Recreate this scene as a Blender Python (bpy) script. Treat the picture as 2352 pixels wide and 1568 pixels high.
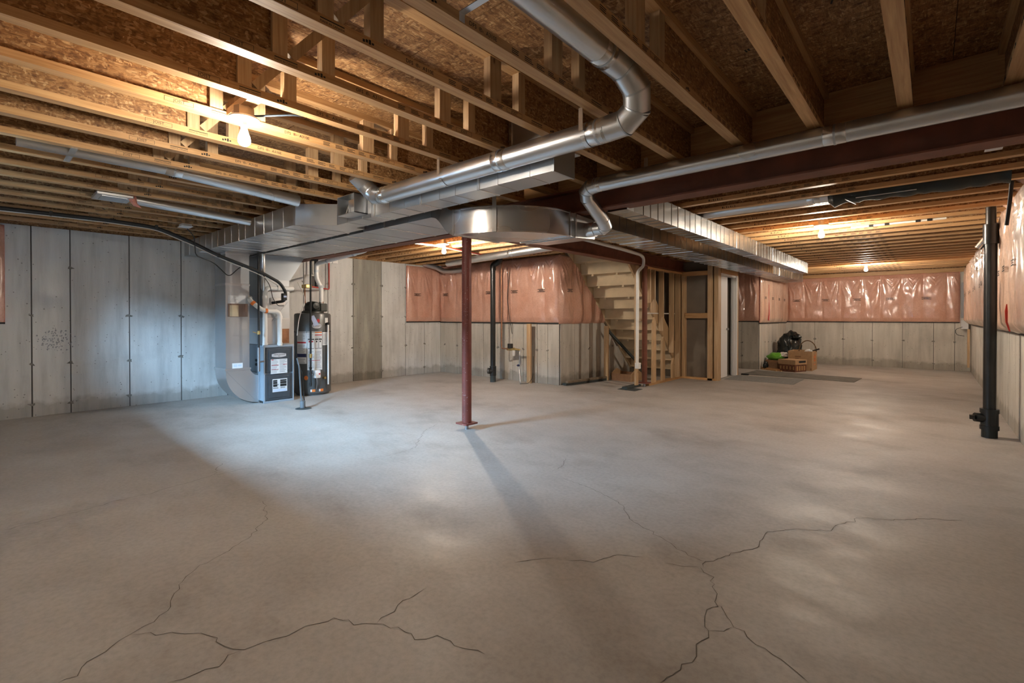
import bpy, math, random
from mathutils import Vector, Matrix, noise
R=math.radians; PI=math.pi
for o in list(bpy.data.objects): bpy.data.objects.remove(o)
sc=bpy.context.scene; COL=sc.collection
# ------------------------------------------------------------------ camera
cam=bpy.data.cameras.new('camera'); cam.sensor_width=36; cam.lens=36*1094.58/2352
cam.shift_y=-(784-736.33)/2352; cam.clip_start=.02; cam.clip_end=100
co=bpy.data.objects.new('camera',cam); COL.objects.link(co)
co.location=(0,0,1.22); co.rotation_euler=(R(90-.4286),0,R(41.354)); sc.camera=co
# ------------------------------------------------------------------ daylight and exposure
w=bpy.data.worlds.new('sky'); sc.world=w; w.use_nodes=True
w.node_tree.nodes['Background'].inputs[0].default_value=(.55,.72,1,1)
w.node_tree.nodes['Background'].inputs[1].default_value=.2
vs=sc.view_settings; vs.view_transform='Standard'; vs.look='None'; vs.gamma=1; vs.exposure=1.2; vs.use_curve_mapping=False
def area(name,loc,rot,sx,sy,power,color):
    l=bpy.data.lights.new(name,'AREA'); l.shape='RECTANGLE'; l.size=sx; l.size_y=sy; l.energy=power; l.color=color
    o=bpy.data.objects.new(name,l); COL.objects.link(o); o.location=loc; o.rotation_euler=rot; return o
# sky light falling into the window well outside the window in the rear wall
area('window_daylight',(-4.0,-3.6,3.12),(R(64),0,0),7.5,.95,6300,(.42,.70,1.0))
# ------------------------------------------------------------------ mesh helpers
WORLD={}
def wl(o): return WORLD.get(o.name,Vector((0,0,0))) if o else Vector((0,0,0))
class MB:
    def __init__(s): s.v=[]; s.f=[]; s.mi=[]; s.m=0
    def add(s,vs,fs):
        b=len(s.v); s.v+= [Vector(v) for v in vs]; s.f+=[tuple(b+i for i in f) for f in fs]; s.mi+=[s.m]*len(fs); return s
    def box(s,a,b):
        x0,x1=sorted((a[0],b[0])); y0,y1=sorted((a[1],b[1])); z0,z1=sorted((a[2],b[2]))
        return s.add([(x0,y0,z0),(x1,y0,z0),(x1,y1,z0),(x0,y1,z0),(x0,y0,z1),(x1,y0,z1),(x1,y1,z1),(x0,y1,z1)],
          [(0,3,2,1),(4,5,6,7),(0,1,5,4),(1,2,6,5),(2,3,7,6),(3,0,4,7)])
    def bar(s,p,q,wd,th,up=(0,0,1)):
        p=Vector(p);q=Vector(q);d=(q-p).normalized();u=Vector(up)
        if abs(d.dot(u))>.98: u=Vector((0,1,0))
        r=d.cross(u).normalized();u=r.cross(d)
        c=[r*a*wd/2+u*b*th/2 for a,b in((-1,-1),(1,-1),(1,1),(-1,1))]
        return s.add([p+k for k in c]+[q+k for k in c],[(0,1,2,3)[::-1],(4,5,6,7),(0,1,5,4),(1,2,6,5),(2,3,7,6),(3,0,4,7)])
    def prism(s,pts,ext):
        n=len(pts);e=Vector(ext);a=[Vector(p) for p in pts]
        return s.add(a+[p+e for p in a],[tuple(range(n)),tuple(range(2*n-1,n-1,-1))]+[(i,n+i,n+(i+1)%n,(i+1)%n) for i in range(n)])
    def tube(s,path,r,n=12,caps=True):
        P=[Vector(p) for p in path]; rr=r if isinstance(r,(list,tuple)) else [r]*len(P)
        T=[]
        for i in range(len(P)):
            t=(P[min(i+1,len(P)-1)]-P[max(i-1,0)]); T.append(t.normalized() if t.length>1e-9 else Vector((0,0,1)))
        u=T[0].orthogonal().normalized(); vs=[]
        for i,p in enumerate(P):
            u=(u-T[i]*u.dot(T[i])); u=u.normalized() if u.length>1e-6 else T[i].orthogonal().normalized()
            v=T[i].cross(u)
            for k in range(n):
                a=2*PI*k/n; vs.append(p+(u*math.cos(a)+v*math.sin(a))*rr[i])
        fs=[]
        for i in range(len(P)-1):
            for k in range(n):
                k2=(k+1)%n; fs.append((i*n+k,i*n+k2,(i+1)*n+k2,(i+1)*n+k))
        if caps: fs.append(tuple(range(n))[::-1]); fs.append(tuple(range((len(P)-1)*n,len(P)*n)))
        return s.add(vs,fs)
    def lathe(s,c,prof,n=24,axis='z'):
        c=Vector(c);vs=[];m=len(prof)
        for r,h in prof:
            for k in range(n):
                a=2*PI*k/n
                if axis=='z': vs.append(c+Vector((r*math.cos(a),r*math.sin(a),h)))
                elif axis=='x': vs.append(c+Vector((h,r*math.cos(a),r*math.sin(a))))
                else: vs.append(c+Vector((r*math.sin(a),h,r*math.cos(a))))
        fs=[(i*n+k,i*n+(k+1)%n,(i+1)*n+(k+1)%n,(i+1)*n+k) for i in range(m-1) for k in range(n)]
        fs.append(tuple(range(n))[::-1]); fs.append(tuple(range((m-1)*n,m*n)))
        return s.add(vs,fs)
    def patch(s,c,r,a0,a1,z0,z1,n=8,th=.002):
        vs=[];
        for i in range(n+1):
            a=a0+(a1-a0)*i/n
            for rr,z in((r,z0),(r+th,z0),(r+th,z1),(r,z1)): vs.append((c[0]+rr*math.cos(a),c[1]+rr*math.sin(a),z))
        fs=[(i*4+j,i*4+4+j,i*4+4+(j+1)%4,i*4+(j+1)%4) for i in range(n) for j in range(4)]+[(3,2,1,0),(n*4,n*4+1,n*4+2,n*4+3)]
        return s.add(vs,fs)
    def build(s,name,mats,parent=None,smooth=False,bevel=0,origin=None):
        O=wl(parent) if parent else (Vector(origin) if origin else Vector((0,0,0)))
        me=bpy.data.meshes.new(name); me.from_pydata([v-O for v in s.v],[],s.f)
        mats=mats if isinstance(mats,(list,tuple)) else [mats]
        for m in mats: me.materials.append(m)
        if len(mats)>1: me.polygons.foreach_set('material_index',s.mi)
        me.validate(); me.update()
        if smooth:
            me.polygons.foreach_set('use_smooth',[True]*len(me.polygons)); me.set_sharp_from_angle(angle=R(40))
        o=bpy.data.objects.new(name,me); COL.objects.link(o)
        if parent: o.parent=parent
        else: o.location=O
        WORLD[o.name]=O
        if bevel:
            b=o.modifiers.new('edge','BEVEL'); b.width=bevel; b.segments=2; b.limit_method='ANGLE'
        return o
def tag(o,label=None,cat=None,group=None,kind=None):
    if label: o['label']=label
    if cat: o['category']=cat
    if group: o['group']=group
    if kind: o['kind']=kind
    return o
def thing(name,label,cat,loc,group=None):
    o=bpy.data.objects.new(name,None); o.empty_display_size=.1; COL.objects.link(o); o.location=loc; WORLD[o.name]=Vector(loc)
    return tag(o,label,cat,group)
def copy_tree(o,parent=None,loc=None):
    c=o.copy(); COL.objects.link(c); c.parent=parent
    if loc is not None: c.location=loc
    for ch in list(o.children): copy_tree(ch,c)
    return c
def arc(c,r,a0,a1,n,u=(1,0,0),v=(0,0,1)):
    c=Vector(c);u=Vector(u);v=Vector(v)
    return [c+u*r*math.cos(a0+(a1-a0)*i/n)+v*r*math.sin(a0+(a1-a0)*i/n) for i in range(n+1)]
def rpath(pts,r,n=5):
    "polyline with rounded corners"
    P=[Vector(p) for p in pts]; out=[P[0]]
    for i in range(1,len(P)-1):
        a=(P[i-1]-P[i]);b=(P[i+1]-P[i]);k=min(r,a.length*.45,b.length*.45)
        p0=P[i]+a.normalized()*k;p2=P[i]+b.normalized()*k
        for j in range(n+1):
            t=j/n; out.append(p0*(1-t)**2+P[i]*2*t*(1-t)+p2*t*t)
    out.append(P[-1]); return out
_dg=None
def text_mesh(s,size,ext=.0004,align='CENTER'):
    cu=bpy.data.curves.new('t','FONT'); cu.body=s; cu.size=size; cu.extrude=ext; cu.align_x=align; cu.align_y='CENTER'; cu.resolution_u=2
    o=bpy.data.objects.new('t',cu); COL.objects.link(o)
    dg=bpy.context.evaluated_depsgraph_get(); dg.update()
    me=bpy.data.meshes.new_from_object(o.evaluated_get(dg)); bpy.data.objects.remove(o)
    vs=[v.co.copy() for v in me.vertices]; fs=[tuple(p.vertices) for p in me.polygons]
    return vs,fs
def add_text(mb,s,size,pos,u,v,ext=.0004):
    vs,fs=text_mesh(s,size,ext); u=Vector(u);v=Vector(v);n=u.cross(v);p=Vector(pos)
    mb.add([p+u*a.x+v*a.y+n*a.z for a in vs],fs)
# ------------------------------------------------------------------ materials
def newmat(name):
    m=bpy.data.materials.new(name); m.use_nodes=True; nt=m.node_tree; return m,nt,nt.nodes['Principled BSDF']
def nd(nt,t,**k):
    n=nt.nodes.new(t)
    for a,b in k.items():
        if a.startswith('_'): n.inputs[a[1:].replace('_',' ')].default_value=b
        else: setattr(n,a,b)
    return n
def simple(name,c,rough=.5,metal=0,var=.0,scale=20,bump=0,bscale=80,coat=0,spec=None,emit=None,rnd=0):
    m,nt,b=newmat(name); L=nt.links.new
    b.inputs['Base Color'].default_value=(*c,1); b.inputs['Roughness'].default_value=rough; b.inputs['Metallic'].default_value=metal
    if spec is not None: b.inputs['Specular IOR Level'].default_value=spec
    if coat: b.inputs['Coat Weight'].default_value=coat; b.inputs['Coat Roughness'].default_value=.15
    tc=nd(nt,'ShaderNodeTexCoord')
    if var:
        n=nd(nt,'ShaderNodeTexNoise',_Scale=scale,_Detail=5); L(tc.outputs['Object'],n.inputs['Vector'])
        r=nd(nt,'ShaderNodeValToRGB'); r.color_ramp.elements[0].position=.3; r.color_ramp.elements[1].position=.7
        r.color_ramp.elements[0].color=(*[x*(1-var) for x in c],1); r.color_ramp.elements[1].color=(*[min(1,x*(1+var)) for x in c],1)
        L(n.outputs['Fac'],r.inputs['Fac']); L(r.outputs['Color'],b.inputs['Base Color'])
    if bump:
        n=nd(nt,'ShaderNodeTexNoise',_Scale=bscale,_Detail=4); L(tc.outputs['Object'],n.inputs['Vector'])
        bp=nd(nt,'ShaderNodeBump',_Strength=bump,_Distance=.01); L(n.outputs['Fac'],bp.inputs['Height']); L(bp.outputs['Normal'],b.inputs['Normal'])
    return m
def ramp(nt,cols):
    r=nd(nt,'ShaderNodeValToRGB'); e=r.color_ramp.elements
    while len(e)<len(cols): e.new(.5)
    for el,(p,c) in zip(e,cols): el.position=p; el.color=(*c,1)
    return r
def mixc(nt,fac,a,b,mode='MIX'):
    m=nd(nt,'ShaderNodeMix',data_type='RGBA',blend_type=mode); L=nt.links.new
    for s,i in((fac,0),(a,6),(b,7)):
        if hasattr(s,'is_linked') or hasattr(s,'links'): L(s,m.inputs[i])
        elif isinstance(s,(int,float)): m.inputs[i].default_value=s
        else: m.inputs[i].default_value=(*s,1)
    return m.outputs[2]
def osb(name,gain=1.0):
    m,nt,b=newmat(name); L=nt.links.new
    tc=nd(nt,'ShaderNodeTexCoord'); oi=nd(nt,'ShaderNodeObjectInfo')
    off=nd(nt,'ShaderNodeVectorMath',operation='MULTIPLY_ADD'); L(oi.outputs['Random'],off.inputs[0]); off.inputs[1].default_value=(37,53,29); L(tc.outputs['Object'],off.inputs[2])
    wob=nd(nt,'ShaderNodeTexNoise',_Scale=9,_Detail=2); L(off.outputs[0],wob.inputs['Vector'])
    ad=nd(nt,'ShaderNodeVectorMath',operation='MULTIPLY_ADD'); L(wob.outputs['Color'],ad.inputs[0]); ad.inputs[1].default_value=(.02,.02,.02); L(off.outputs[0],ad.inputs[2])
    outs=[]
    for rot,s in(((0,0,.35),(95,24,95)),((.5,.4,-.8),(28,100,85))):
        mp=nd(nt,'ShaderNodeMapping'); mp.inputs['Rotation'].default_value=rot; mp.inputs['Scale'].default_value=s; L(ad.outputs[0],mp.inputs[0])
        v=nd(nt,'ShaderNodeTexVoronoi',_Scale=1.0,_Randomness=1.0); L(mp.outputs[0],v.inputs['Vector']); outs.append(v)
    nm=nd(nt,'ShaderNodeTexNoise',_Scale=30,_Detail=1); L(off.outputs[0],nm.inputs['Vector'])
    st=nd(nt,'ShaderNodeMath',operation='GREATER_THAN'); st.inputs[1].default_value=.5; L(nm.outputs['Fac'],st.inputs[0])
    col=mixc(nt,st.outputs[0],outs[0].outputs['Color'],outs[1].outputs['Color'])
    sep=nd(nt,'ShaderNodeSeparateColor'); L(col,sep.inputs[0])
    g=gain
    rp=ramp(nt,[(0,(.24*g,.11*g,.036*g)),(.35,(.34*g,.168*g,.06*g)),(.8,(.43*g,.235*g,.095*g)),(1,(.62*g,.40*g,.20*g))]); L(sep.outputs[0],rp.inputs['Fac'])
    dn=nd(nt,'ShaderNodeTexNoise',_Scale=28,_Detail=5); L(off.outputs[0],dn.inputs['Vector'])
    rd=ramp(nt,[(.34,(.5,.42,.34)),(.48,(1,1,1))]); L(dn.outputs['Fac'],rd.inputs['Fac'])
    c2=mixc(nt,.85,rp.outputs['Color'],rd.outputs['Color'],'MULTIPLY')
    mp3=nd(nt,'ShaderNodeMapping'); mp3.inputs['Rotation'].default_value=(.2,.1,.6); mp3.inputs['Scale'].default_value=(110,22,110); L(wob.outputs['Color'],mp3.inputs['Location']); L(off.outputs[0],mp3.inputs[0])
    sn=nd(nt,'ShaderNodeTexNoise',_Scale=1.0,_Detail=4,_Distortion=1.5); L(mp3.outputs[0],sn.inputs['Vector'])
    rs=ramp(nt,[(.36,(.55,.5,.45)),(.5,(1,1,1)),(.66,(1.25,1.25,1.25))]); L(sn.outputs['Fac'],rs.inputs['Fac'])
    c2=mixc(nt,.8,c2,rs.outputs['Color'],'MULTIPLY')
    L(c2,b.inputs['Base Color']); b.inputs['Roughness'].default_value=.62
    bp=nd(nt,'ShaderNodeBump',_Strength=.35,_Distance=.004); L(sep.outputs[1],bp.inputs['Height']); L(bp.outputs['Normal'],b.inputs['Normal'])
    return m
def lumber(name,axis,c0,c1):
    m,nt,b=newmat(name); L=nt.links.new
    tc=nd(nt,'ShaderNodeTexCoord'); oi=nd(nt,'ShaderNodeObjectInfo')
    off=nd(nt,'ShaderNodeVectorMath',operation='MULTIPLY_ADD'); L(oi.outputs['Random'],off.inputs[0]); off.inputs[1].default_value=(11,17,23); L(tc.outputs['Object'],off.inputs[2])
    s=[38,38,38]; s[axis]=1.6
    mp=nd(nt,'ShaderNodeMapping'); mp.inputs['Scale'].default_value=s; L(off.outputs[0],mp.inputs[0])
    n=nd(nt,'ShaderNodeTexNoise',_Scale=1.6,_Detail=6,_Roughness=.6,_Distortion=.5); L(mp.outputs[0],n.inputs['Vector'])
    rp=ramp(nt,[(.28,c0),(.5,[(a+d)/2 for a,d in zip(c0,c1)]),(.72,c1)]); L(n.outputs['Fac'],rp.inputs['Fac'])
    kn=nd(nt,'ShaderNodeTexVoronoi',_Scale=3.2); s2=[2.2,2.2,2.2]; s2[axis]=1
    mp2=nd(nt,'ShaderNodeMapping'); mp2.inputs['Scale'].default_value=s2; L(off.outputs[0],mp2.inputs[0]); L(mp2.outputs[0],kn.inputs['Vector'])
    rk=ramp(nt,[(.035,(.22,.12,.06)),(.075,(1,1,1))]); L(kn.outputs['Distance'],rk.inputs['Fac'])
    c=mixc(nt,.8,rp.outputs['Color'],rk.outputs['Color'],'MULTIPLY')
    hs=nd(nt,'ShaderNodeHueSaturation'); mr=nd(nt,'ShaderNodeMapRange'); mr.inputs[3].default_value=.82; mr.inputs[4].default_value=1.12; L(oi.outputs['Random'],mr.inputs[0]); L(mr.outputs[0],hs.inputs['Value']); L(c,hs.inputs['Color'])
    L(hs.outputs['Color'],b.inputs['Base Color']); b.inputs['Roughness'].default_value=.55
    bp=nd(nt,'ShaderNodeBump',_Strength=.18,_Distance=.003); L(n.outputs['Fac'],bp.inputs['Height']); L(bp.outputs['Normal'],b.inputs['Normal'])
    return m
def galv(name,c=(.60,.62,.64),rough=.3,grain=(6,6,6),bs=.12,bsc=5):
    m,nt,b=newmat(name); L=nt.links.new; tc=nd(nt,'ShaderNodeTexCoord')
    mp=nd(nt,'ShaderNodeMapping'); mp.inputs['Scale'].default_value=grain; L(tc.outputs['Object'],mp.inputs[0])
    n=nd(nt,'ShaderNodeTexNoise',_Scale=.6,_Detail=0); L(mp.outputs[0],n.inputs['Vector'])
    r=ramp(nt,[(.2,[x*.92 for x in c]),(.8,[x*1.04 for x in c])]); L(n.outputs['Fac'],r.inputs['Fac']); L(r.outputs['Color'],b.inputs['Base Color'])
    mr=nd(nt,'ShaderNodeMapRange'); mr.inputs[3].default_value=rough-.01; mr.inputs[4].default_value=rough+.05; L(n.outputs['Fac'],mr.inputs[0]); L(mr.outputs[0],b.inputs['Roughness'])
    b.inputs['Metallic'].default_value=.95
    n2=nd(nt,'ShaderNodeTexNoise',_Scale=bsc,_Detail=1); L(tc.outputs['Object'],n2.inputs['Vector'])
    bp=nd(nt,'ShaderNodeBump',_Strength=bs,_Distance=.006 if bsc>4 else .03); L(n2.outputs['Fac'],bp.inputs['Height']); L(bp.outputs['Normal'],b.inputs['Normal'])
    return m
def concrete_wall(name,base,warm):
    m,nt,b=newmat(name); L=nt.links.new; g=nd(nt,'ShaderNodeNewGeometry')
    mp=nd(nt,'ShaderNodeMapping'); mp.inputs['Scale'].default_value=(5,5,.55); L(g.outputs['Position'],mp.inputs[0])
    st=nd(nt,'ShaderNodeTexNoise',_Scale=1.6,_Detail=6,_Roughness=.62); L(mp.outputs[0],st.inputs['Vector'])
    pt=nd(nt,'ShaderNodeTexNoise',_Scale=.9,_Detail=7,_Roughness=.6); L(g.outputs['Position'],pt.inputs['Vector'])
    r1=ramp(nt,[(.25,[x*.74 for x in base]),(.5,base),(.75,warm)]); L(st.outputs['Fac'],r1.inputs['Fac'])
    r2=ramp(nt,[(.33,(.72,.71,.70)),(.5,(1,1,1))]); L(pt.outputs['Fac'],r2.inputs['Fac'])
    c=mixc(nt,.75,r1.outputs['Color'],r2.outputs['Color'],'MULTIPLY')
    # bug holes
    v=nd(nt,'ShaderNodeTexVoronoi',_Scale=16); L(g.outputs['Position'],v.inputs['Vector'])
    pn=nd(nt,'ShaderNodeTexNoise',_Scale=4,_Detail=2); L(g.outputs['Position'],pn.inputs['Vector'])
    ad=nd(nt,'ShaderNodeMath',operation='MULTIPLY_ADD'); L(pn.outputs['Fac'],ad.inputs[0]); ad.inputs[1].default_value=-.16; L(v.outputs['Distance'],ad.inputs[2])
    r3=ramp(nt,[(.0,(.35,.34,.33)),(.035,(1,1,1))]); L(ad.outputs[0],r3.inputs['Fac'])
    c=mixc(nt,.8,c,r3.outputs['Color'],'MULTIPLY')
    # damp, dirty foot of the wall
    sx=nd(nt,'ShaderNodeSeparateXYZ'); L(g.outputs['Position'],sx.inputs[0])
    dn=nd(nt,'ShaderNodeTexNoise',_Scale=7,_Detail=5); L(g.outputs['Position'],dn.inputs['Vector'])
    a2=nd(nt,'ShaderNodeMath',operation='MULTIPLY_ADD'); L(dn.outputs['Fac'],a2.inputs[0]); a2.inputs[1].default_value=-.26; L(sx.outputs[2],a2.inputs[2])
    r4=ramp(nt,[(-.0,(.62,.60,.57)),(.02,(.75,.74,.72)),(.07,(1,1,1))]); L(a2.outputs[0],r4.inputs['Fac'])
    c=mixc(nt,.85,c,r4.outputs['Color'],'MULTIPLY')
    L(c,b.inputs['Base Color']); b.inputs['Roughness'].default_value=.75
    fn=nd(nt,'ShaderNodeTexNoise',_Scale=60,_Detail=5); L(g.outputs['Position'],fn.inputs['Vector'])
    bp=nd(nt,'ShaderNodeBump',_Strength=.3,_Distance=.004); L(fn.outputs['Fac'],bp.inputs['Height']); L(bp.outputs['Normal'],b.inputs['Normal'])
    return m
def concrete_floor():
    m,nt,b=newmat('floor_concrete'); L=nt.links.new; g=nd(nt,'ShaderNodeNewGeometry')
    def ns(sc,d=6,ro=.6,mp=None):
        n=nd(nt,'ShaderNodeTexNoise',_Scale=sc,_Detail=d,_Roughness=ro)
        if mp:
            q=nd(nt,'ShaderNodeMapping'); q.inputs['Scale'].default_value=mp; q.inputs['Rotation'].default_value=(0,0,.45); L(g.outputs['Position'],q.inputs[0]); L(q.outputs[0],n.inputs['Vector'])
        else: L(g.outputs['Position'],n.inputs['Vector'])
        return n.outputs['Fac']
    r1=ramp(nt,[(.28,(.36,.325,.29)),(.5,(.44,.405,.37)),(.72,(.50,.47,.435))]); L(ns(1.1,8,.62),r1.inputs['Fac'])
    r2=ramp(nt,[(.34,(.70,.67,.64)),(.48,(1,1,1))]); L(ns(.75,8,.66,(1,1.5,1)),r2.inputs['Fac'])
    c=mixc(nt,.7,r1.outputs['Color'],r2.outputs['Color'],'MULTIPLY')
    r3=ramp(nt,[(.3,(.78,.77,.76)),(.55,(1,1,1)),(.75,(1.1,1.1,1.1))]); L(ns(38,5,.65),r3.inputs['Fac'])
    c=mixc(nt,.7,c,r3.outputs['Color'],'MULTIPLY')
    L(c,b.inputs['Base Color'])
    mr=nd(nt,'ShaderNodeMapRange'); mr.inputs[1].default_value=.35; mr.inputs[2].default_value=.65; mr.inputs[3].default_value=.42; mr.inputs[4].default_value=.68; L(ns(1.3,8,.68,(1,1.5,1)),mr.inputs[0]); L(mr.outputs[0],b.inputs['Roughness'])
    b.inputs['Specular IOR Level'].default_value=.45
    bp=nd(nt,'ShaderNodeBump',_Strength=.12,_Distance=.006); L(ns(22,6,.7),bp.inputs['Height']); L(bp.outputs['Normal'],b.inputs['Normal'])
    return m
def poly_pink(name,pink,pale):
    m,nt,b=newmat(name); L=nt.links.new; g=nd(nt,'ShaderNodeNewGeometry')
    n=nd(nt,'ShaderNodeTexNoise',_Scale=3.2,_Detail=5); L(g.outputs['Position'],n.inputs['Vector'])
    r=ramp(nt,[(.3,pink),(.7,pale)]); L(n.outputs['Fac'],r.inputs['Fac'])
    f=nd(nt,'ShaderNodeTexNoise',_Scale=45,_Detail=3); L(g.outputs['Position'],f.inputs['Vector'])
    rf=ramp(nt,[(.3,(.84,.82,.8)),(.6,(1,1,1))]); L(f.outputs['Fac'],rf.inputs['Fac'])
    L(mixc(nt,.8,r.outputs['Color'],rf.outputs['Color'],'MULTIPLY'),b.inputs['Base Color'])
    b.inputs['Roughness'].default_value=.55; b.inputs['Coat Weight'].default_value=1; b.inputs['Coat Roughness'].default_value=.17; b.inputs['Coat IOR'].default_value=1.75
    mp=nd(nt,'ShaderNodeMapping'); mp.inputs['Scale'].default_value=(8,8,1.7); mp.inputs['Rotation'].default_value=(.35,.35,0); L(g.outputs['Position'],mp.inputs[0])
    wv=nd(nt,'ShaderNodeTexNoise',noise_type='RIDGED_MULTIFRACTAL',_Scale=1.1,_Detail=4,_Distortion=1.2); L(mp.outputs[0],wv.inputs['Vector'])
    w2=nd(nt,'ShaderNodeTexNoise',_Scale=2.4,_Detail=3,_Distortion=.8); L(mp.outputs[0],w2.inputs['Vector'])
    ma=nd(nt,'ShaderNodeMath',operation='MULTIPLY_ADD'); L(wv.outputs['Fac'],ma.inputs[0]); ma.inputs[1].default_value=.35; L(w2.outputs['Fac'],ma.inputs[2])
    bp=nd(nt,'ShaderNodeBump',_Strength=.10,_Distance=.02); L(ma.outputs[0],bp.inputs['Height']); L(bp.outputs['Normal'],b.inputs['Coat Normal'])
    b2=nd(nt,'ShaderNodeBump',_Strength=.3,_Distance=.015); L(ma.outputs[0],b2.inputs['Height']); L(b2.outputs['Normal'],b.inputs['Normal'])
    return m
def glow(name,c,s):
    m,nt,b=newmat(name); nt.nodes.remove(b); e=nd(nt,'ShaderNodeEmission'); e.inputs[0].default_value=(*c,1); e.inputs[1].default_value=s
    nt.links.new(e.outputs[0],nt.nodes['Material Output'].inputs[0]); return m
def pane_mat():
    m,nt,b=newmat('window_glass'); nt.nodes.remove(b); t=nd(nt,'ShaderNodeBsdfTransparent'); g=nd(nt,'ShaderNodeBsdfGlossy'); g.inputs['Roughness'].default_value=.02
    mx=nd(nt,'ShaderNodeMixShader'); mx.inputs[0].default_value=.08; L=nt.links.new; L(t.outputs[0],mx.inputs[1]); L(g.outputs[0],mx.inputs[2]); L(mx.outputs[0],nt.nodes['Material Output'].inputs[0]); return m
def speckled(name,c,sp,amount=.09,scale=60,rough=.55):
    m,nt,b=newmat(name); L=nt.links.new; tc=nd(nt,'ShaderNodeTexCoord')
    v=nd(nt,'ShaderNodeTexVoronoi',_Scale=scale); L(tc.outputs['Object'],v.inputs['Vector'])
    n=nd(nt,'ShaderNodeTexNoise',_Scale=6,_Detail=4); L(tc.outputs['Object'],n.inputs['Vector'])
    a=nd(nt,'ShaderNodeMath',operation='MULTIPLY'); L(n.outputs['Fac'],a.inputs[0]); a.inputs[1].default_value=amount*3.2
    lt=nd(nt,'ShaderNodeMath',operation='LESS_THAN'); L(v.outputs['Distance'],lt.inputs[0]); L(a.outputs[0],lt.inputs[1])
    sep=nd(nt,'ShaderNodeSeparateColor'); L(v.outputs['Color'],sep.inputs[0])
    g2=nd(nt,'ShaderNodeMath',operation='GREATER_THAN'); L(sep.outputs[0],g2.inputs[0]); g2.inputs[1].default_value=.72
    mu=nd(nt,'ShaderNodeMath',operation='MULTIPLY'); L(lt.outputs[0],mu.inputs[0]); L(g2.outputs[0],mu.inputs[1])
    r=ramp(nt,[(.3,[x*.75 for x in c]),(.7,[x*1.25 for x in c])]); L(n.outputs['Fac'],r.inputs['Fac'])
    L(mixc(nt,mu.outputs[0],r.outputs['Color'],sp),b.inputs['Base Color']); b.inputs['Roughness'].default_value=rough
    return m
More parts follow.
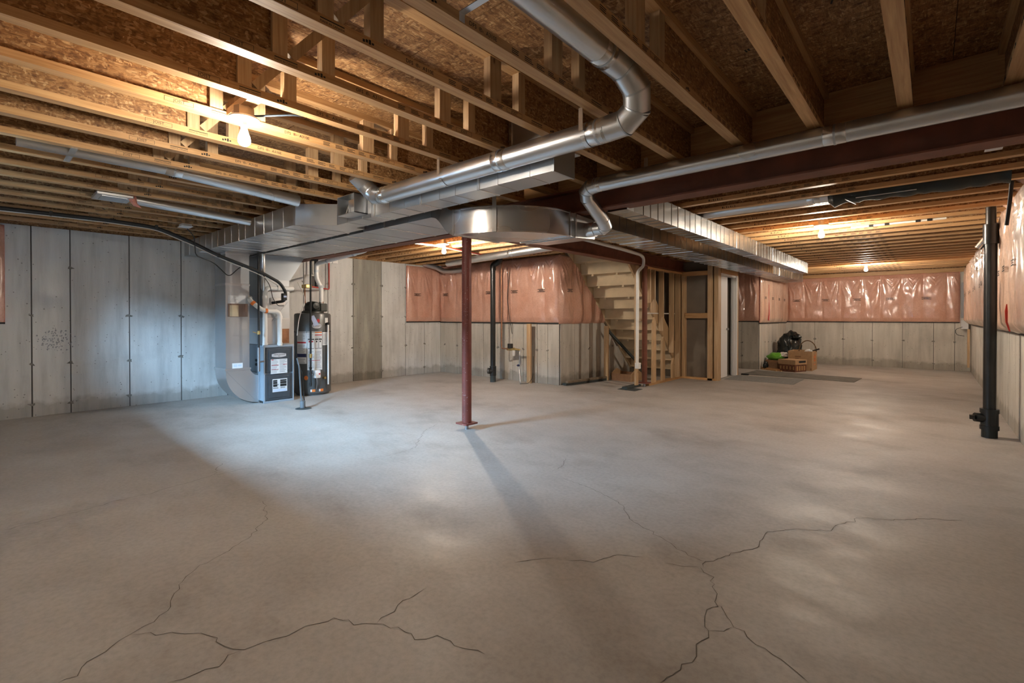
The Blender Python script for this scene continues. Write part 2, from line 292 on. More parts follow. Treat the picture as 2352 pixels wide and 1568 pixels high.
M=dict(
 osb=osb('osb_board',.95), osb_web=osb('osb_web',.82),
 lx=lumber('lumber_x',0,(.385,.195,.072),(.63,.39,.18)), ly=lumber('lumber_y',1,(.385,.195,.072),(.63,.39,.18)), lz=lumber('lumber_z',2,(.36,.215,.105),(.58,.41,.235)),
 galv=galv('galvanised_sheet',bs=.2,bsc=4.5), galvs=galv('dented_sheet',(.50,.50,.49),.24,bs=.34,bsc=3.4), galve=galv('rolled_sheet',(.60,.60,.60),.25,bs=.02,bsc=4.5), galvp=galv('galvanised_pipe',(.64,.66,.68),.27), galvd=galv('galvanised_dull',(.50,.53,.56),.38), foil=galv('foil_tape',(.72,.73,.74),.22),
 wall_grey=concrete_wall('concrete_grey',(.64,.64,.625),(.74,.74,.72)), wall_warm=concrete_wall('concrete_warm',(.54,.51,.455),(.64,.61,.55)), wall_dark=concrete_wall('concrete_mottled',(.30,.285,.25),(.46,.43,.37)),
 floor=concrete_floor(), pink=poly_pink('pink_insulation_film',(.59,.295,.205),(.67,.38,.285)), pinkpale=poly_pink('pale_insulation_film',(.64,.41,.29),(.72,.51,.40)),
 red=speckled('red_oxide_steel',(.185,.045,.032),(.75,.72,.70),.10,70,.5), beam=speckled('beam_red_oxide',(.17,.055,.028),(.24,.13,.09),.05,60,.6),
 steel=simple('bare_steel',(.35,.35,.36),.4,.9), pvc=simple('white_pvc',(.78,.77,.74),.35,var=.04), pvcg=simple('grey_pvc',(.52,.55,.57),.4), abs=simple('black_abs',(.013,.014,.014),.32,var=.2), rubber=simple('black_rubber',(.012,.012,.012),.55),
 cable_w=simple('white_cable',(.6,.58,.54),.5), cable_b=simple('blue_grey_cable',(.05,.07,.10),.4), copper=simple('copper_pipe',(.32,.16,.09),.4,.8,var=.2), pex=simple('red_pex',(.42,.035,.02),.35), pexw=simple('white_pex',(.7,.67,.6),.4), brass=simple('brass_fitting',(.55,.40,.16),.35,.9),
 black=simple('black_print',(.012,.012,.012),.7), white=simple('white_label',(.66,.66,.65),.55), grey=simple('grey_print',(.30,.31,.33),.6), redp=simple('red_print',(.45,.03,.035),.6), orange=simple('orange_print',(.75,.19,.03),.6), blue=simple('navy_print',(.02,.025,.09),.6), lav=simple('blue_tag',(.50,.58,.80),.5), silver=simple('badge_silver',(.62,.62,.64),.35,.4),
 furn=simple('charcoal_enamel',(.050,.060,.072),.38,.2,var=.08,coat=.3), furnside=simple('grey_enamel',(.30,.36,.42),.4,.3), heater=simple('graphite_enamel',(.075,.078,.078),.4,.1,var=.06,coat=.25),
 blower=simple('dark_blower_plastic',(.018,.022,.019),.42), cream=simple('cream_paint',(.60,.47,.30),.7,var=.1,scale=6), dry=simple('drywall_back',(.155,.125,.095),.8,var=.08,scale=5), wood_d=simple('weathered_board',(.20,.15,.10),.8,var=.25,scale=12), hose=simple('dark_grey_hose',(.13,.14,.15),.4), slate=simple('dark_plank',(.045,.055,.055),.7,var=.2),
 doorw=simple('white_door_paint',(.80,.81,.82),.4), porc=simple('porcelain',(.85,.84,.82),.3), box_oct=simple('octagon_box_steel',(.42,.33,.25),.5,.5),
 card=simple('cardboard',(.42,.27,.145),.8,var=.08), cardd=simple('dark_cardboard',(.25,.135,.07),.8,var=.12), cardf=simple('patterned_carton',(.15,.055,.028),.6,var=.5,scale=25), gold=simple('tan_print',(.38,.22,.09),.7), bag=simple('black_bag_film',(.010,.014,.014),.22,bump=.5,bscale=9), green=simple('green_bag',(.11,.33,.03),.35,bump=.3,bscale=14), wicker=simple('wicker',(.13,.075,.03),.7,var=.4,scale=60),
 mat_g=simple('grey_ribbed_mat',(.27,.265,.25),.85,var=.15,scale=40), mat_s=speckled('speckled_mat',(.16,.15,.13),(.36,.34,.3),.16,120,.95), wrap=simple('black_wrap',(.012,.018,.017),.3,bump=.6,bscale=14), fibre=simple('pink_fibre',(.60,.26,.20),.9,var=.2), red_tape=simple('red_tape',(.55,.03,.015),.4), tie=simple('form_tie_rust',(.21,.20,.18),.85,var=.4), crack=simple('crack_dark',(.13,.11,.09),.9), seam=simple('seam_shadow_edge',(.11,.105,.10),.9), paper=simple('paper',(.66,.66,.66),.6), brownpouch=simple('brown_pouch',(.22,.13,.09),.5), mud=simple('form_oil_stain',(.30,.26,.18),.9), glass=pane_mat(), fieldstone=simple('foundation_dirt',(.25,.24,.22),.9), ext=simple('well_steel',(.45,.47,.5),.5,.3))
CRACKS=[[(-3.321,1.283),(-3.01,1.171),(-2.85,1.025),(-2.732,0.867),(-2.693,0.744),(-2.622,0.662),(-2.532,0.61),(-2.434,0.555),(-2.353,0.508),(-2.313,0.401),(-2.269,0.342),(-2.234,0.276),(-2.179,0.236),(-2.181,0.187)],[(-2.308,0.397),(-2.258,0.444),(-2.189,0.526),(-2.104,0.587),(-2.006,0.613),(-1.893,0.65),(-1.883,0.729),(-1.852,0.789),(-1.84,0.877),(-1.807,0.969),(-1.719,1.005),(-1.657,1.064),(-1.564,1.102),(-1.467,1.112),(-1.412,1.168),(-1.317,1.187),(-1.206,1.224)],[(-1.893,0.65),(-1.892,0.599),(-1.867,0.557),(-1.883,0.502),(-1.908,0.427)],[(-3.981,0.104),(-3.998,0.282),(-4.015,0.461),(-4.056,0.638),(-4.05,0.826),(-4.106,1.006),(-4.154,1.238),(-4.146,1.413),(-4.073,1.55)],[(-4.154,1.238),(-4.326,1.313),(-4.44,1.38)],[(-1.657,1.064),(-1.672,1.145),(-1.701,1.22),(-1.698,1.287),(-1.702,1.351)],[(-3.681,2.176),(-3.593,2.354),(-3.576,2.546),(-3.626,2.74),(-3.819,2.94),(-4.068,3.203),(-4.247,3.532)],[(-0.837,2.348),(-0.831,2.422),(-0.782,2.567),(-0.721,2.666),(-0.688,2.742),(-0.686,2.982),(-0.604,3.117),(-0.42,3.241),(-0.406,3.379),(-0.37,3.431),(-0.309,3.574),(-0.218,3.625),(-0.011,3.819),(0.175,3.942)],[(-0.837,2.348),(-0.77,2.29),(-0.732,2.204),(-0.689,2.131),(-0.674,2.072),(-0.688,2.02),(-0.673,1.939),(-0.645,1.893),(-0.635,1.843),(-0.645,1.786),(-0.625,1.713),(-0.647,1.65),(-0.644,1.585),(-0.674,1.546),(-0.674,1.513)],[(-0.68,2.087),(-0.648,2.085),(-0.608,2.024),(-0.583,1.982),(-0.536,1.972),(-0.487,1.933),(-0.423,1.905),(-0.356,1.879),(-0.301,1.841)],[(-0.645,1.893),(-0.608,1.917),(-0.581,1.975)],[(-2.092,2.963),(-1.884,2.928),(-1.712,2.88),(-1.544,2.82),(-1.41,2.684),(-1.349,2.61),(-1.223,2.565),(-1.092,2.502),(-0.994,2.442),(-0.886,2.425),(-0.835,2.418)],[(-1.558,1.769),(-1.499,1.869),(-1.429,1.948)],[(-1.367,1.965),(-1.255,2.049),(-1.203,2.197),(-1.1,2.257)],[(-0.837,2.348),(-0.893,2.299),(-0.99,2.269)],[(-2.245,3.032),(-2.25,3.173),(-2.368,3.387)]]
# ================================================================== setting
random.seed(4)
XL,XR,YB,YF=-8.25,.66,-.65,14.8          # left wall, right wall, rear wall, far wall
ZJ,ZD=2.333,2.635                        # underside of joists, underside of subfloor
fl=tag(MB().box((XL-.2,YB-.2,-.12),(XR+.2,YF+.2,0)).build('floor',M['floor']),kind='structure')
for c in CRACKS:
    pts=[]
    for (x0,y0),(x1,y1) in zip(c,c[1:]):
        n=max(2,int(math.hypot(x1-x0,y1-y0)/.03))
        n=min(n,28)
        for i in range(n):
            t=i/n; k=.008+.004*math.hypot(x0,y0)*.3
            pts.append((x0+(x1-x0)*t+random.uniform(-k,k),y0+(y1-y0)*t+random.uniform(-k,k)))
    pts.append(c[-1]); vs=[];fs=[]
    for i,(x,y) in enumerate(pts):
        a=pts[max(i-1,0)];b=pts[min(i+1,len(pts)-1)];d=Vector((b[0]-a[0],b[1]-a[1],0));d=d.normalized() if d.length else Vector((1,0,0));nn=Vector((-d.y,d.x,0))
        wd=random.uniform(.0008,.0019)*(1 if 0<i<len(pts)-1 else .2)
        vs+= [Vector((x,y,.0012))+nn*wd,Vector((x,y,.0012))-nn*wd]
        if i: fs.append((2*i-2,2*i-1,2*i+1,2*i))
    MB().add(vs,fs).build('crack',M['crack'],fl)
def conc_wall(name,p,u,length,n,mat,joints,z1=ZJ,th=.2,holes=None,ties=(.14,.635,1.235,1.84)):
    "p: start on the face, u: along, n: into the room; concrete panels stand proud of the slab, the form seams between them are recessed"
    p=Vector((*p,0));u=Vector((*u,0));n=Vector((*n,0)); Z=Vector((0,0,1))
    def bx(mb,a,b,d0,d1,z0,z2):
        c=[p+u*a+n*d0,p+u*b+n*d0,p+u*b+n*d1,p+u*a+n*d1]
        if (u.cross(n)).z<0: c=c[::-1]
        mb.add([q+Z*z0 for q in c]+[q+Z*z2 for q in c],[(3,2,1,0),(4,5,6,7),(0,1,5,4),(1,2,6,5),(2,3,7,6),(3,0,4,7)])
    mb=MB()
    if holes:
        h0,h1,a,b=holes
        bx(mb,0,h0,-th,-.012,0,z1);bx(mb,h1,length,-th,-.012,0,z1);bx(mb,h0,h1,-th,-.012,0,a);bx(mb,h0,h1,-th,-.012,b,z1)
    else: bx(mb,0,length,-th,-.012,0,z1)
    o=tag(mb.build(name,M['seam']),kind='structure')
    J=[0]+sorted(joints)+[length]
    for a,b in zip(J,J[1:]):
        m2=MB(); d=random.uniform(-.0025,.0015); g=.006 if name in('wall_left','wall_right') else .0038
        if holes and a<h1 and b>h0:
            bx(m2,a+g,b-g,-.02,d,0,holes[2])
            if holes[3]<z1-.01: bx(m2,a+g,b-g,-.02,d,holes[3],z1)
            if h0>a+.02: bx(m2,a+g,h0,-.02,d,holes[2],holes[3])
            if h1<b-.02: bx(m2,h1,b-g,-.02,d,holes[2],holes[3])
        else: bx(m2,a+g,b-g,-.02,d,0,z1)
        m2.build('concrete_panel',M['wall_dark'] if (name=='wall_left' and 5.3<a<5.6) else mat,o,bevel=.003)
    if ties:
        m3=MB()
        for j in J[1:-1]:
            for z in ties:
                if random.random()<.2: continue
                c=p+u*j+Z*(z+random.uniform(-.01,.01)); k=7; rs=[random.uniform(.008,.042) for _ in range(k)]
                pt=[c+u*rs[i]*1.25*math.cos(2*PI*i/k)+Z*rs[i]*.75*math.sin(2*PI*i/k)-n*.004 for i in range(k)]
                m3.prism(pt,n*.006)
        tag(m3.build('form_tie_marks',M['tie'],o),kind='stuff')
    return o
JL=[.492,.843,1.44,2.04,2.65,3.25,3.85,4.30,4.804,5.426,6.004,6.5]
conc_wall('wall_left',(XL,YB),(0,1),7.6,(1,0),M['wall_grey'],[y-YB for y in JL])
sp=MB()
for k in range(150):
    y=random.gauss(.70,.075); z=random.gauss(.93,.065); r_=random.uniform(.003,.013); n_=5
    sp.prism([(XL-.004,y+r_*random.uniform(.4,1)*math.cos(2*PI*i/n_),z+r_*1.3*random.uniform(.4,1)*math.sin(2*PI*i/n_)) for i in range(n_)],(.0055,0,0))
tag(sp.build('spalled_chips',M['grey'],bpy.data.objects['wall_left']),kind='stuff')
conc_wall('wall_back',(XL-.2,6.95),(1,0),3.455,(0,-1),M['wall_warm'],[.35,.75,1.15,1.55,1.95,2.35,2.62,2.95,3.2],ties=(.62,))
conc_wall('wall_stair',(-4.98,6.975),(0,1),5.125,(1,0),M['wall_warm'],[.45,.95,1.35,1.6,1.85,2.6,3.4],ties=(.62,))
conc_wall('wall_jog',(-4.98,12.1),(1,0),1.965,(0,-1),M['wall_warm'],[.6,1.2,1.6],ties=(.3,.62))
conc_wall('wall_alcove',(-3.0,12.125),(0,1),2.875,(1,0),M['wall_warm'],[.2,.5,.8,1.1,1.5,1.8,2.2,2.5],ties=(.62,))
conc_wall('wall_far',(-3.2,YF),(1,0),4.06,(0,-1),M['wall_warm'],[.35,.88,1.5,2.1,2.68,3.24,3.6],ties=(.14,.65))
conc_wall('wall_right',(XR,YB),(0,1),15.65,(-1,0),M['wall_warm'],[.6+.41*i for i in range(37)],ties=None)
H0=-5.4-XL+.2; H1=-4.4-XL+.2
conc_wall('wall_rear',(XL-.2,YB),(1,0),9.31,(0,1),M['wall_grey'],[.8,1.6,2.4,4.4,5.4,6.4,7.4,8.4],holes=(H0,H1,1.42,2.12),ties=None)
# basement window and its well in the rear wall (behind the camera)
wn=tag(MB().box((-5.4,-.85,1.42),(-5.35,-.65,2.12)).box((-4.45,-.85,1.42),(-4.4,-.65,2.12)).box((-5.35,-.85,1.42),(-4.45,-.65,1.47)).box((-5.35,-.85,2.07),(-4.45,-.65,2.12)).box((-4.92,-.80,1.47),(-4.88,-.76,2.07)).build('window_1',M['doorw']),kind='structure')
MB().box((-5.35,-.785,1.47),(-4.92,-.780,2.07)).build('pane',M['glass'],wn); MB().box((-4.88,-.785,1.47),(-4.45,-.780,2.07)).build('pane',M['glass'],wn)
pts=[(-5.75+1.7*i/12,-.87-.85*math.sin(PI*i/12)**.5) for i in range(13)]
mw=MB()
for (a,b),(c,d) in zip(pts,pts[1:]): mw.add([(a,b,1.2),(c,d,1.2),(c,d,1.9),(a,b,1.9)],[(0,1,2,3)])
ww=mw.add([(a,b,1.2) for a,b in pts],[tuple(range(13))]).build('window_well',M['ext']); tag(ww,kind='structure')
# subfloor: OSB sheets over the joists
ce=tag(MB().box((XL-.2,YB-.2,ZD+.018),(XR+.2,YF+.2,ZD+.06)).build('ceiling',M['wood_d']),kind='structure')
yy=YB-.2; row=0
while yy<YF+.2:
    xx=XL-.2-(1.22 if row%2 else 0); y1=min(yy+1.219,YF+.2)
    while xx<XR+.2:
        x0=max(xx,XL-.2);x1=min(xx+2.438,XR+.2)
        if x1-x0>.05:
            p=MB().box((x0+.0015,yy+.0015,ZD+random.uniform(0,.0015)),(x1-.0015,y1-.0015,ZD+.018)).build('subfloor_sheet',M['osb'],ce)
        xx+=2.438
    yy+=1.219; row+=1
# rim boards and sill plates along the foundation
def trim(n,a,b,m): return tag(MB().box(a,b).build('trim_%d'%n,M[m]),kind='structure')
trim(1,(XL-.2,YB-.2,ZJ),(XL-.03,6.95,ZD),'osb'); trim(2,(XL-.2,YB-.2,ZJ),(XR+.2,YB-.03,ZD),'osb'); trim(3,(XR+.03,YB-.03,ZJ),(XR+.2,YF,ZD),'osb'); trim(4,(-3.2,YF+.03,ZJ),(XR+.2,YF+.2,ZD),'osb')
trim(5,(XL-.03,6.98,ZJ),(-4.98,7.15,ZD),'osb'); trim(6,(-3.0,YF-.09,2.245),(XR,YF+.03,ZJ),'lx'); trim(7,(-5.15,7.15,ZJ),(-4.985,12.3,ZD),'osb'); trim(8,(-5.15,12.12,ZJ),(-3.02,12.3,ZD),'osb'); trim(9,(-3.2,12.3,ZJ),(-3.03,YF+.03,ZD),'osb')
# ================================================================== floor joists (open-web)
FW,FH=.0635,.038
def boxmesh(name,a,b,m):
    o=MB().box(a,b); return o
def make_front_joist(y0,y1):
    t=thing('floor_joist','','joist',(0,0,0),'front floor joists')
    for z in(ZJ,ZD-FH): MB().box((-FW/2,y0,z),(FW/2,y1,z+FH)).build('top_flange' if z>ZJ+.1 else 'bottom_flange',M['ly'],t)
    a,b=ZJ+FH,ZD-FH
    MB().box((-.0055,y0,a),(.0055,.875,b)).build('web_panel',M['osb_web'],t)
    MB().box((-.0055,2.08,a),(.0055,y1,b)).build('web_panel',M['osb_web'],t)
    for p,q in((.875,.94),(1.10,1.165),(1.815,1.90),(2.045,2.10)): MB().box((-.024,p,a-.006),(.024,q,b+.006)).build('web_post',M['lz'],t)
    MB().bar((0,.955,a+.012),(0,1.105,b-.03),.046,.055,(1,0,0)).build('web_diagonal',M['lz'],t)
    # printed grade stamps on the flange sides
    mk=MB()
    for sx in(1,-1):
        u=Vector((0,1,0))*sx; s=sx*(FW/2+.0004)
        for yy in(1.35,2.62):
            add_text(mk,'DFS  ®-  A310E',.024,(s,yy,ZJ+.018),u,(0,0,1),.0002)
            for k in range(5):
                y2=yy+(.20+.085*k)*sx
                for q in range(3): mk.box((s,y2-.03,ZJ+.009+q*.008),(s+sx*.0003,y2+.03*random.uniform(.3,1),ZJ+.0125+q*.008))
            y3=yy-.62*sx
            for q0,q1 in((.029,.0305),(.0065,.008)): mk.box((s,y3-.065,ZJ+q0),(s+sx*.0003,y3+.065,ZJ+q1))
            for e_ in(-.065,.064): mk.box((s,y3+e_,ZJ+.0065),(s+sx*.0003,y3+e_+.0015,ZJ+.0305))
            add_text(mk,'JOIST',.022,(s,y3,ZJ+.018),u,(0,0,1),.0002)
            add_text(mk,'MADE IN CANADA',.012,(s,yy-.42*sx,ZJ+.012),u,(0,0,1),.0002); mk.box((s,yy-.42*sx-.05,ZJ+.022),(s+sx*.0003,yy-.42*sx+.05,ZJ+.026))
            for k in range(4): mk.box((s,yy-.26*sx-.03+k*.014,ZJ+.009+.003*(k%2)),(s+sx*.0003,yy-.26*sx-.03+k*.014+.010,ZJ+.020+.004*(k%3)))
    tag(mk.build('grade_stamp',M['black'],t),kind='stuff')
    return t
ordn=['first','second','third','fourth','fifth','sixth','seventh','eighth','ninth','tenth','eleventh','twelfth','thirteenth','fourteenth','fifteenth','sixteenth','seventeenth','eighteenth','nineteenth','twentieth','twenty-first','twenty-second','twenty-third','twenty-fourth','twenty-fifth','twenty-sixth','twenty-seventh','twenty-eighth']
FX=[.288,-.110,-.524,-.944,-1.371,-1.774,-2.183,-2.593]+[-2.593-.41*k for k in range(1,14)]
BY0,BY1=3.49,3.65
j0=make_front_joist(YB-.02,3.60)
for i,x in enumerate(FX):
    if x<XL+.05: continue
    j=j0 if i==0 else copy_tree(j0)
    j.location=(x,0,0)
    if i>0: tag(j,'open-web wooden floor joist overhead, %s from the right wall'%ordn[i],'joist')
    else: tag(j,'open-web wooden floor joist nearest the right wall, top right corner','joist')
def make_cross_joist(x0,x1,label):
    t=thing('floor_joist','','joist',(0,0,0),'')
    for z in(ZJ,ZD-FH): MB().box((x0,-FW/2,z),(x1,FW/2,z+FH)).build('top_flange' if z>ZJ+.1 else 'bottom_flange',M['lx'],t)
    a,b=ZJ+FH,ZD-FH
    k=max(1,round((x1-x0)/1.2)); w_=(x1-x0)/k
    for i in range(k): MB().box((x0+w_*i+.001,-.0055,a-.006),(x0+w_*(i+1)-.001,.0055,b+.006)).build('web_panel',M['osb_web'],t)
    mk=MB()
    for xs in(x0+.75,x1-1.9):
        add_text(mk,'DFS  ®-  A310E',.026,(xs,-FW/2-.0004,ZJ+.018),(1,0,0),(0,0,1),.0002)
        for k in range(6):
            for q in range(3): mk.box((xs+.20+.09*k,-FW/2-.0006,ZJ+.009+q*.008),(xs+.20+.09*k+random.uniform(.03,.07),-FW/2-.0003,ZJ+.0125+q*.008))
        for k in range(7): mk.box((xs-.42+k*.02,-FW/2-.0006,ZJ+.009),(xs-.42+k*.02+random.uniform(.004,.011),-FW/2-.0003,ZJ+.009+random.uniform(.008,.019)))
    tag(mk.build('grade_stamp',M['black'],t),kind='stuff')
    return t
j1=make_cross_joist(-3.79,XR+.03,'')
n=0; y=3.98
while y<YF-.1:
    j=j1 if n==0 else copy_tree(j1); j.location=(0,y,0)
    tag(j,'wooden floor joist over the right room, %s behind the long steel beam'%ordn[n],'joist','floor joists over the right room'); y+=.398; n+=1
j2=make_cross_joist(XL-.03,-3.79,'')
for n in range(8):
    j=j2 if n==0 else copy_tree(j2); j.location=(0,3.94+.4*n,0)
    tag(j,'wooden floor joist over the water meter corner, %s behind the ducts'%ordn[n],'joist','floor joists over the meter corner')
# ================================================================== steel beams and columns
def ibeam(name,label,p,q,up_w=.16,h=.203):
    "p,q: centre line at underside"
    p=Vector(p);q=Vector(q);t=thing(name,label,'beam',p)
    d=(q-p).normalized();r=d.cross(Vector((0,0,1)))
    MB().bar(p+Vector((0,0,.006)),q+Vector((0,0,.006)),up_w,.012).build('bottom_flange',M['beam'],t)
    MB().bar(p+Vector((0,0,h-.006)),q+Vector((0,0,h-.006)),up_w,.012).build('top_flange',M['beam'],t)
    MB().bar(p+Vector((0,0,h/2)),q+Vector((0,0,h/2)),.009,h-.024).build('web',M['beam'],t)
    return t
ibeam('steel_beam','long red-brown steel I-beam crossing the room from right wall leftward',(XL-.05,3.57,2.13),(XR+.05,3.57,2.13))
ibeam('steel_beam','red-brown steel I-beam running back beside the stairs',(-3.79,3.66,2.125),(-3.79,12.1,2.125))
MB().bar((XL,3.60,ZJ+.15),(XR,3.60,ZJ+.15),.03,.30).build('rim_board',M['lx'])
tag(bpy.data.objects['rim_board'],'dark wood rim board standing on top of the long steel beam','board')
def column(x,y,top,label,r=.052,m='red'):
    t=thing('steel_column',label,'column',(x,y,0),'red steel columns')
    MB().tube([(x,y,.075),(x,y,top-.012)],r,28).build('shaft',M[m],t,True)
    MB().box((x-.085,y-.085,.058),(x+.085,y+.085,.075)).build('base_plate',M['red'],t,bevel=.002)
    MB().tube([(x,y,0),(x,y,.058)],.02,12).build('jack_screw',M['steel'],t,True)
    MB().box((x-.085,y-.075,top-.012),(x+.085,y+.075,top)).build('cap_plate',M['red'],t)
column(-3.80,3.57,2.13,'red steel column standing free in the middle of the floor')
column(-3.79,7.84,2.125,'red-brown steel column beside the white pipe at the stairs',.045,'beam')
# ================================================================== ductwork
def ribbed(t,axis,a,b,lo,hi,m,nsec,ribs=5,seam=True,name='duct_section'):
    "rectangular duct along axis 0 (x) or 1 (y); lo,hi: (other, z)"
    L=(b-a)/nsec
    def P(s,o,z): return (s,o,z) if axis==0 else (o,s,z)
    for i in range(nsec):
        s0,s1=a+i*L,a+(i+1)*L; mb=MB().box(P(s0,lo[0],lo[1]),P(s1,hi[0],hi[1]))
        for k in range(1,ribs+1):
            s=s0+(s1-s0)*(k+random.uniform(-.2,.2))/(ribs+1)
            mb.box(P(s-.003,lo[0]-.0035,lo[1]-.0035),P(s+.003,hi[0]+.0035,hi[1]+.0035))
        mb.build(name,m,t)
        if seam and i: MB().box(P(s0-.013,lo[0]-.005,lo[1]-.005),P(s0+.013,hi[0]+.005,hi[1]+.005)).build('seam_collar',M['foil'],t,bevel=.004)
zb,zt=2.115,2.32
t=thing('return_trunk_duct','wide rectangular sheet-metal trunk duct with a bright angled step, front of the ducts','duct',(-6,2.3,zb))
ribbed(t,0,XL+.01,-4.66,(2.08,zb),(2.66,zt),M['galv'],5,2)
MB().prism([(-4.66,2.08,zb),(-4.345,2.37,zb),(-4.345,2.66,zb),(-4.66,2.66,zb)],(0,0,zt-zb)).build('angled_transition',M['galv'],t)
MB().box((-4.675,2.072,zb-.005),(-4.648,2.668,zt+.004)).build('seam_collar',M['galvp'],t)
ribbed(t,0,-4.345,-1.74,(2.36,zb),(2.57,zt),M['galv'],4,2)
MB().box((-1.745,2.352,zb-.006),(-1.73,2.578,zt+.005)).build('end_cap',M['galvd'],t)
rb=MB().box((-2.152,2.42,zt),(-1.806,2.76,2.592)).build('riser_box',M['galv'],t); MB().box((-2.155,2.415,zt),(-2.13,2.44,2.594)).build('corner_seam',M['foil'],rb)
tk=MB().box((-4.08,2.22,2.14),(-4.074,2.36,2.31)).box((-3.796,2.22,2.14),(-3.79,2.36,2.31)).box((-4.08,2.22,2.14),(-3.79,2.36,2.146)).box((-4.08,2.22,2.304),(-3.79,2.36,2.31)).build('takeoff_box',M['galv'],t)
MB().bar((-3.99,2.25,2.146),(-3.99,2.30,2.304),.006,.006).box((-3.985,2.275,2.15),(-3.83,2.280,2.28)).build('damper_blade',M['foil'],tk)
MB().box((-3.775,2.344,zb-.012),(-3.72,2.364,zt)).build('mounting_flange',M['galvp'],tk)
# supply trunk behind it, with radius elbow under the beam
t=thing('supply_trunk_duct','rectangular supply duct behind the step duct, sweeping round a big curved elbow','duct',(-5.5,3.05,zb))
ribbed(t,0,-7.75,-3.38,(2.74,zb),(3.39,zt),M['galvd'],6,1)
lo,hi=1.915,2.12
prof=[]
n=10
vs=[];fs=[]
for i in range(n+1):
    k=i/n; s=(1-math.cos(PI*k))/2; x=-3.38+.35*k; dz=-s*.2; y0=2.74+(2.70-2.74)*s; y1=3.39+(3.25-3.39)*s
    vs+=[(x,y0,zb+dz),(x,y1,zb+dz),(x,y1,zt+dz),(x,y0,zt+dz)]
for i in range(n): fs+=[(i*4+j,i*4+(j+1)%4,i*4+4+(j+1)%4,i*4+4+j) for j in range(4)]
MB().add(vs,fs).build('drop_fitting',M['galve'],t,True)
def bend(c,ri,ro,a0,a1,z0,z1,n=24):
    vs=[];fs=[]
    for i in range(n+1):
        a=a0+(a1-a0)*i/n; u=Vector((math.cos(a),math.sin(a),0)); C=Vector((*c,0))
        vs+=[C+u*ri+Vector((0,0,z0)),C+u*ro+Vector((0,0,z0)),C+u*ro+Vector((0,0,z1)),C+u*ri+Vector((0,0,z1))]
    for i in range(n): fs+=[(i*4+j,i*4+4+j,i*4+4+(j+1)%4,i*4+(j+1)%4) for j in range(4)]
    fs+=[(3,2,1,0),(n*4,n*4+1,n*4+2,n*4+3)]
    return MB().add(vs,fs)
ecx,ecy=-3.03,3.40
e=bend((ecx,ecy),.15,.70,-PI/2,0,lo,hi).build('radius_elbow',M['galve'],t,True)
for z in(lo,hi): bend((ecx,ecy),.695,.706,-PI/2,0,z-.005,z+.005).build('edge_lip',M['foil'],e,True)
MB().box((-3.042,2.692,lo-.006),(-3.022,3.258,hi+.006)).build('seam_collar',M['foil'],t)
MB().box((-2.888,3.392,lo-.006),(-2.322,3.410,hi+.006)).build('seam_collar',M['foil'],t)
MB().box((-2.88,3.41,lo),(-2.33,3.48,hi)).build('duct_section',M['galvd'],t)
MB().box((-2.888,3.475,lo-.006),(-2.322,3.492,hi+.006)).build('seam_collar',M['foil'],t)
v=[(-2.88,3.492,lo),(-2.33,3.492,lo),(-2.33,3.492,hi),(-2.88,3.492,hi),(-2.88,3.80,lo+.02),(-2.33,3.80,lo+.02),(-2.33,3.80,hi-.015),(-2.88,3.80,hi-.015),(-2.88,4.05,zb),(-2.45,4.05,zb),(-2.45,4.05,zt),(-2.88,4.05,zt)]
MB().add(v,[(i+j,i+(j+1)%4,i+4+(j+1)%4,i+4+j) for i in(0,4) for j in range(4)]).build('offset_fitting',M['galv'],t)
MB().tube([(-2.34,3.665,2.0),(-2.24,3.665,2.0)],.064,20).build('takeoff_collar',M['foil'],t,True)
# hanger strap of the elbow
xs,ys=ecx+.703*math.cos(R(-58)),ecy+.703*math.sin(R(-58))
MB().bar((xs+.004,ys-.006,lo-.004),(xs+.004,ys-.006,ZJ),.034,.003,(.53,-.848,0)).build('hanger_strap',M['galvp'],t)
ribbed(t,1,4.05,13.9,(-2.88,zb),(-2.45,zt),M['galvs'],8,5)
MB().box((-2.884,13.895,zb-.003),(-2.446,13.905,zt+.003)).build('end_cap',M['galvd'],t)
t=thing('branch_duct','narrow ribbed sheet-metal duct under the joists, nearest the open right room','duct',(-1.98,7,zb))
mb=MB(); 
ribbed(t,1,3.72,11.3,(-2.08,zb),(-1.90,zt),M['galvs'],8,5)
MB().box((-2.082,3.60,zb-.002),(-2.078,3.72,zt)).box((-1.902,3.60,zb-.002),(-1.898,3.72,zt)).box((-2.08,3.60,zb-.002),(-1.90,3.72,zb+.002)).box((-2.08,3.60,zt-.002),(-1.90,3.72,zt)).build('open_end',M['galvp'],t)
# round ducts
def rduct(name,label,segs,r,n=28,mat=None,elb=(),group=None):
    t=thing(name,label,'duct',segs[0][0],group)
    for s in segs: MB().tube(s,r,n,caps=True).build('pipe_section',mat or M['galvp'],t,True)
    for path,k in elb:
        P=[Vector(p) for p in path]
        for i in range(len(P)-1):
            d=(P[i+1]-P[i]).normalized(); ov=.012
            MB().tube([P[i]-d*ov,P[i+1]+d*ov],r*1.025,n).build('elbow_gore',mat or M['galvp'],t,True)
        for i in range(1,len(P)-1):
            d=(P[i+1]-P[i-1]).normalized(); MB().tube([P[i]-d*.004,P[i]+d*.004],r*1.085,n).build('elbow_bead',M['galvd'],t,True)
    return t
def joint(t,p,d,r):
    p=Vector(p);d=Vector(d).normalized()
    MB().tube([p-d*.055,p-d*.053,p+d*.053,p+d*.055],[r*1.0,r*1.022,r*1.022,r*1.0],28).build('taped_joint',M['foil'],t,True)
    MB().tube([p-d*.006,p+d*.006],r*1.04,28).build('crimp_bead',M['galvd'],t,True)
r=.066
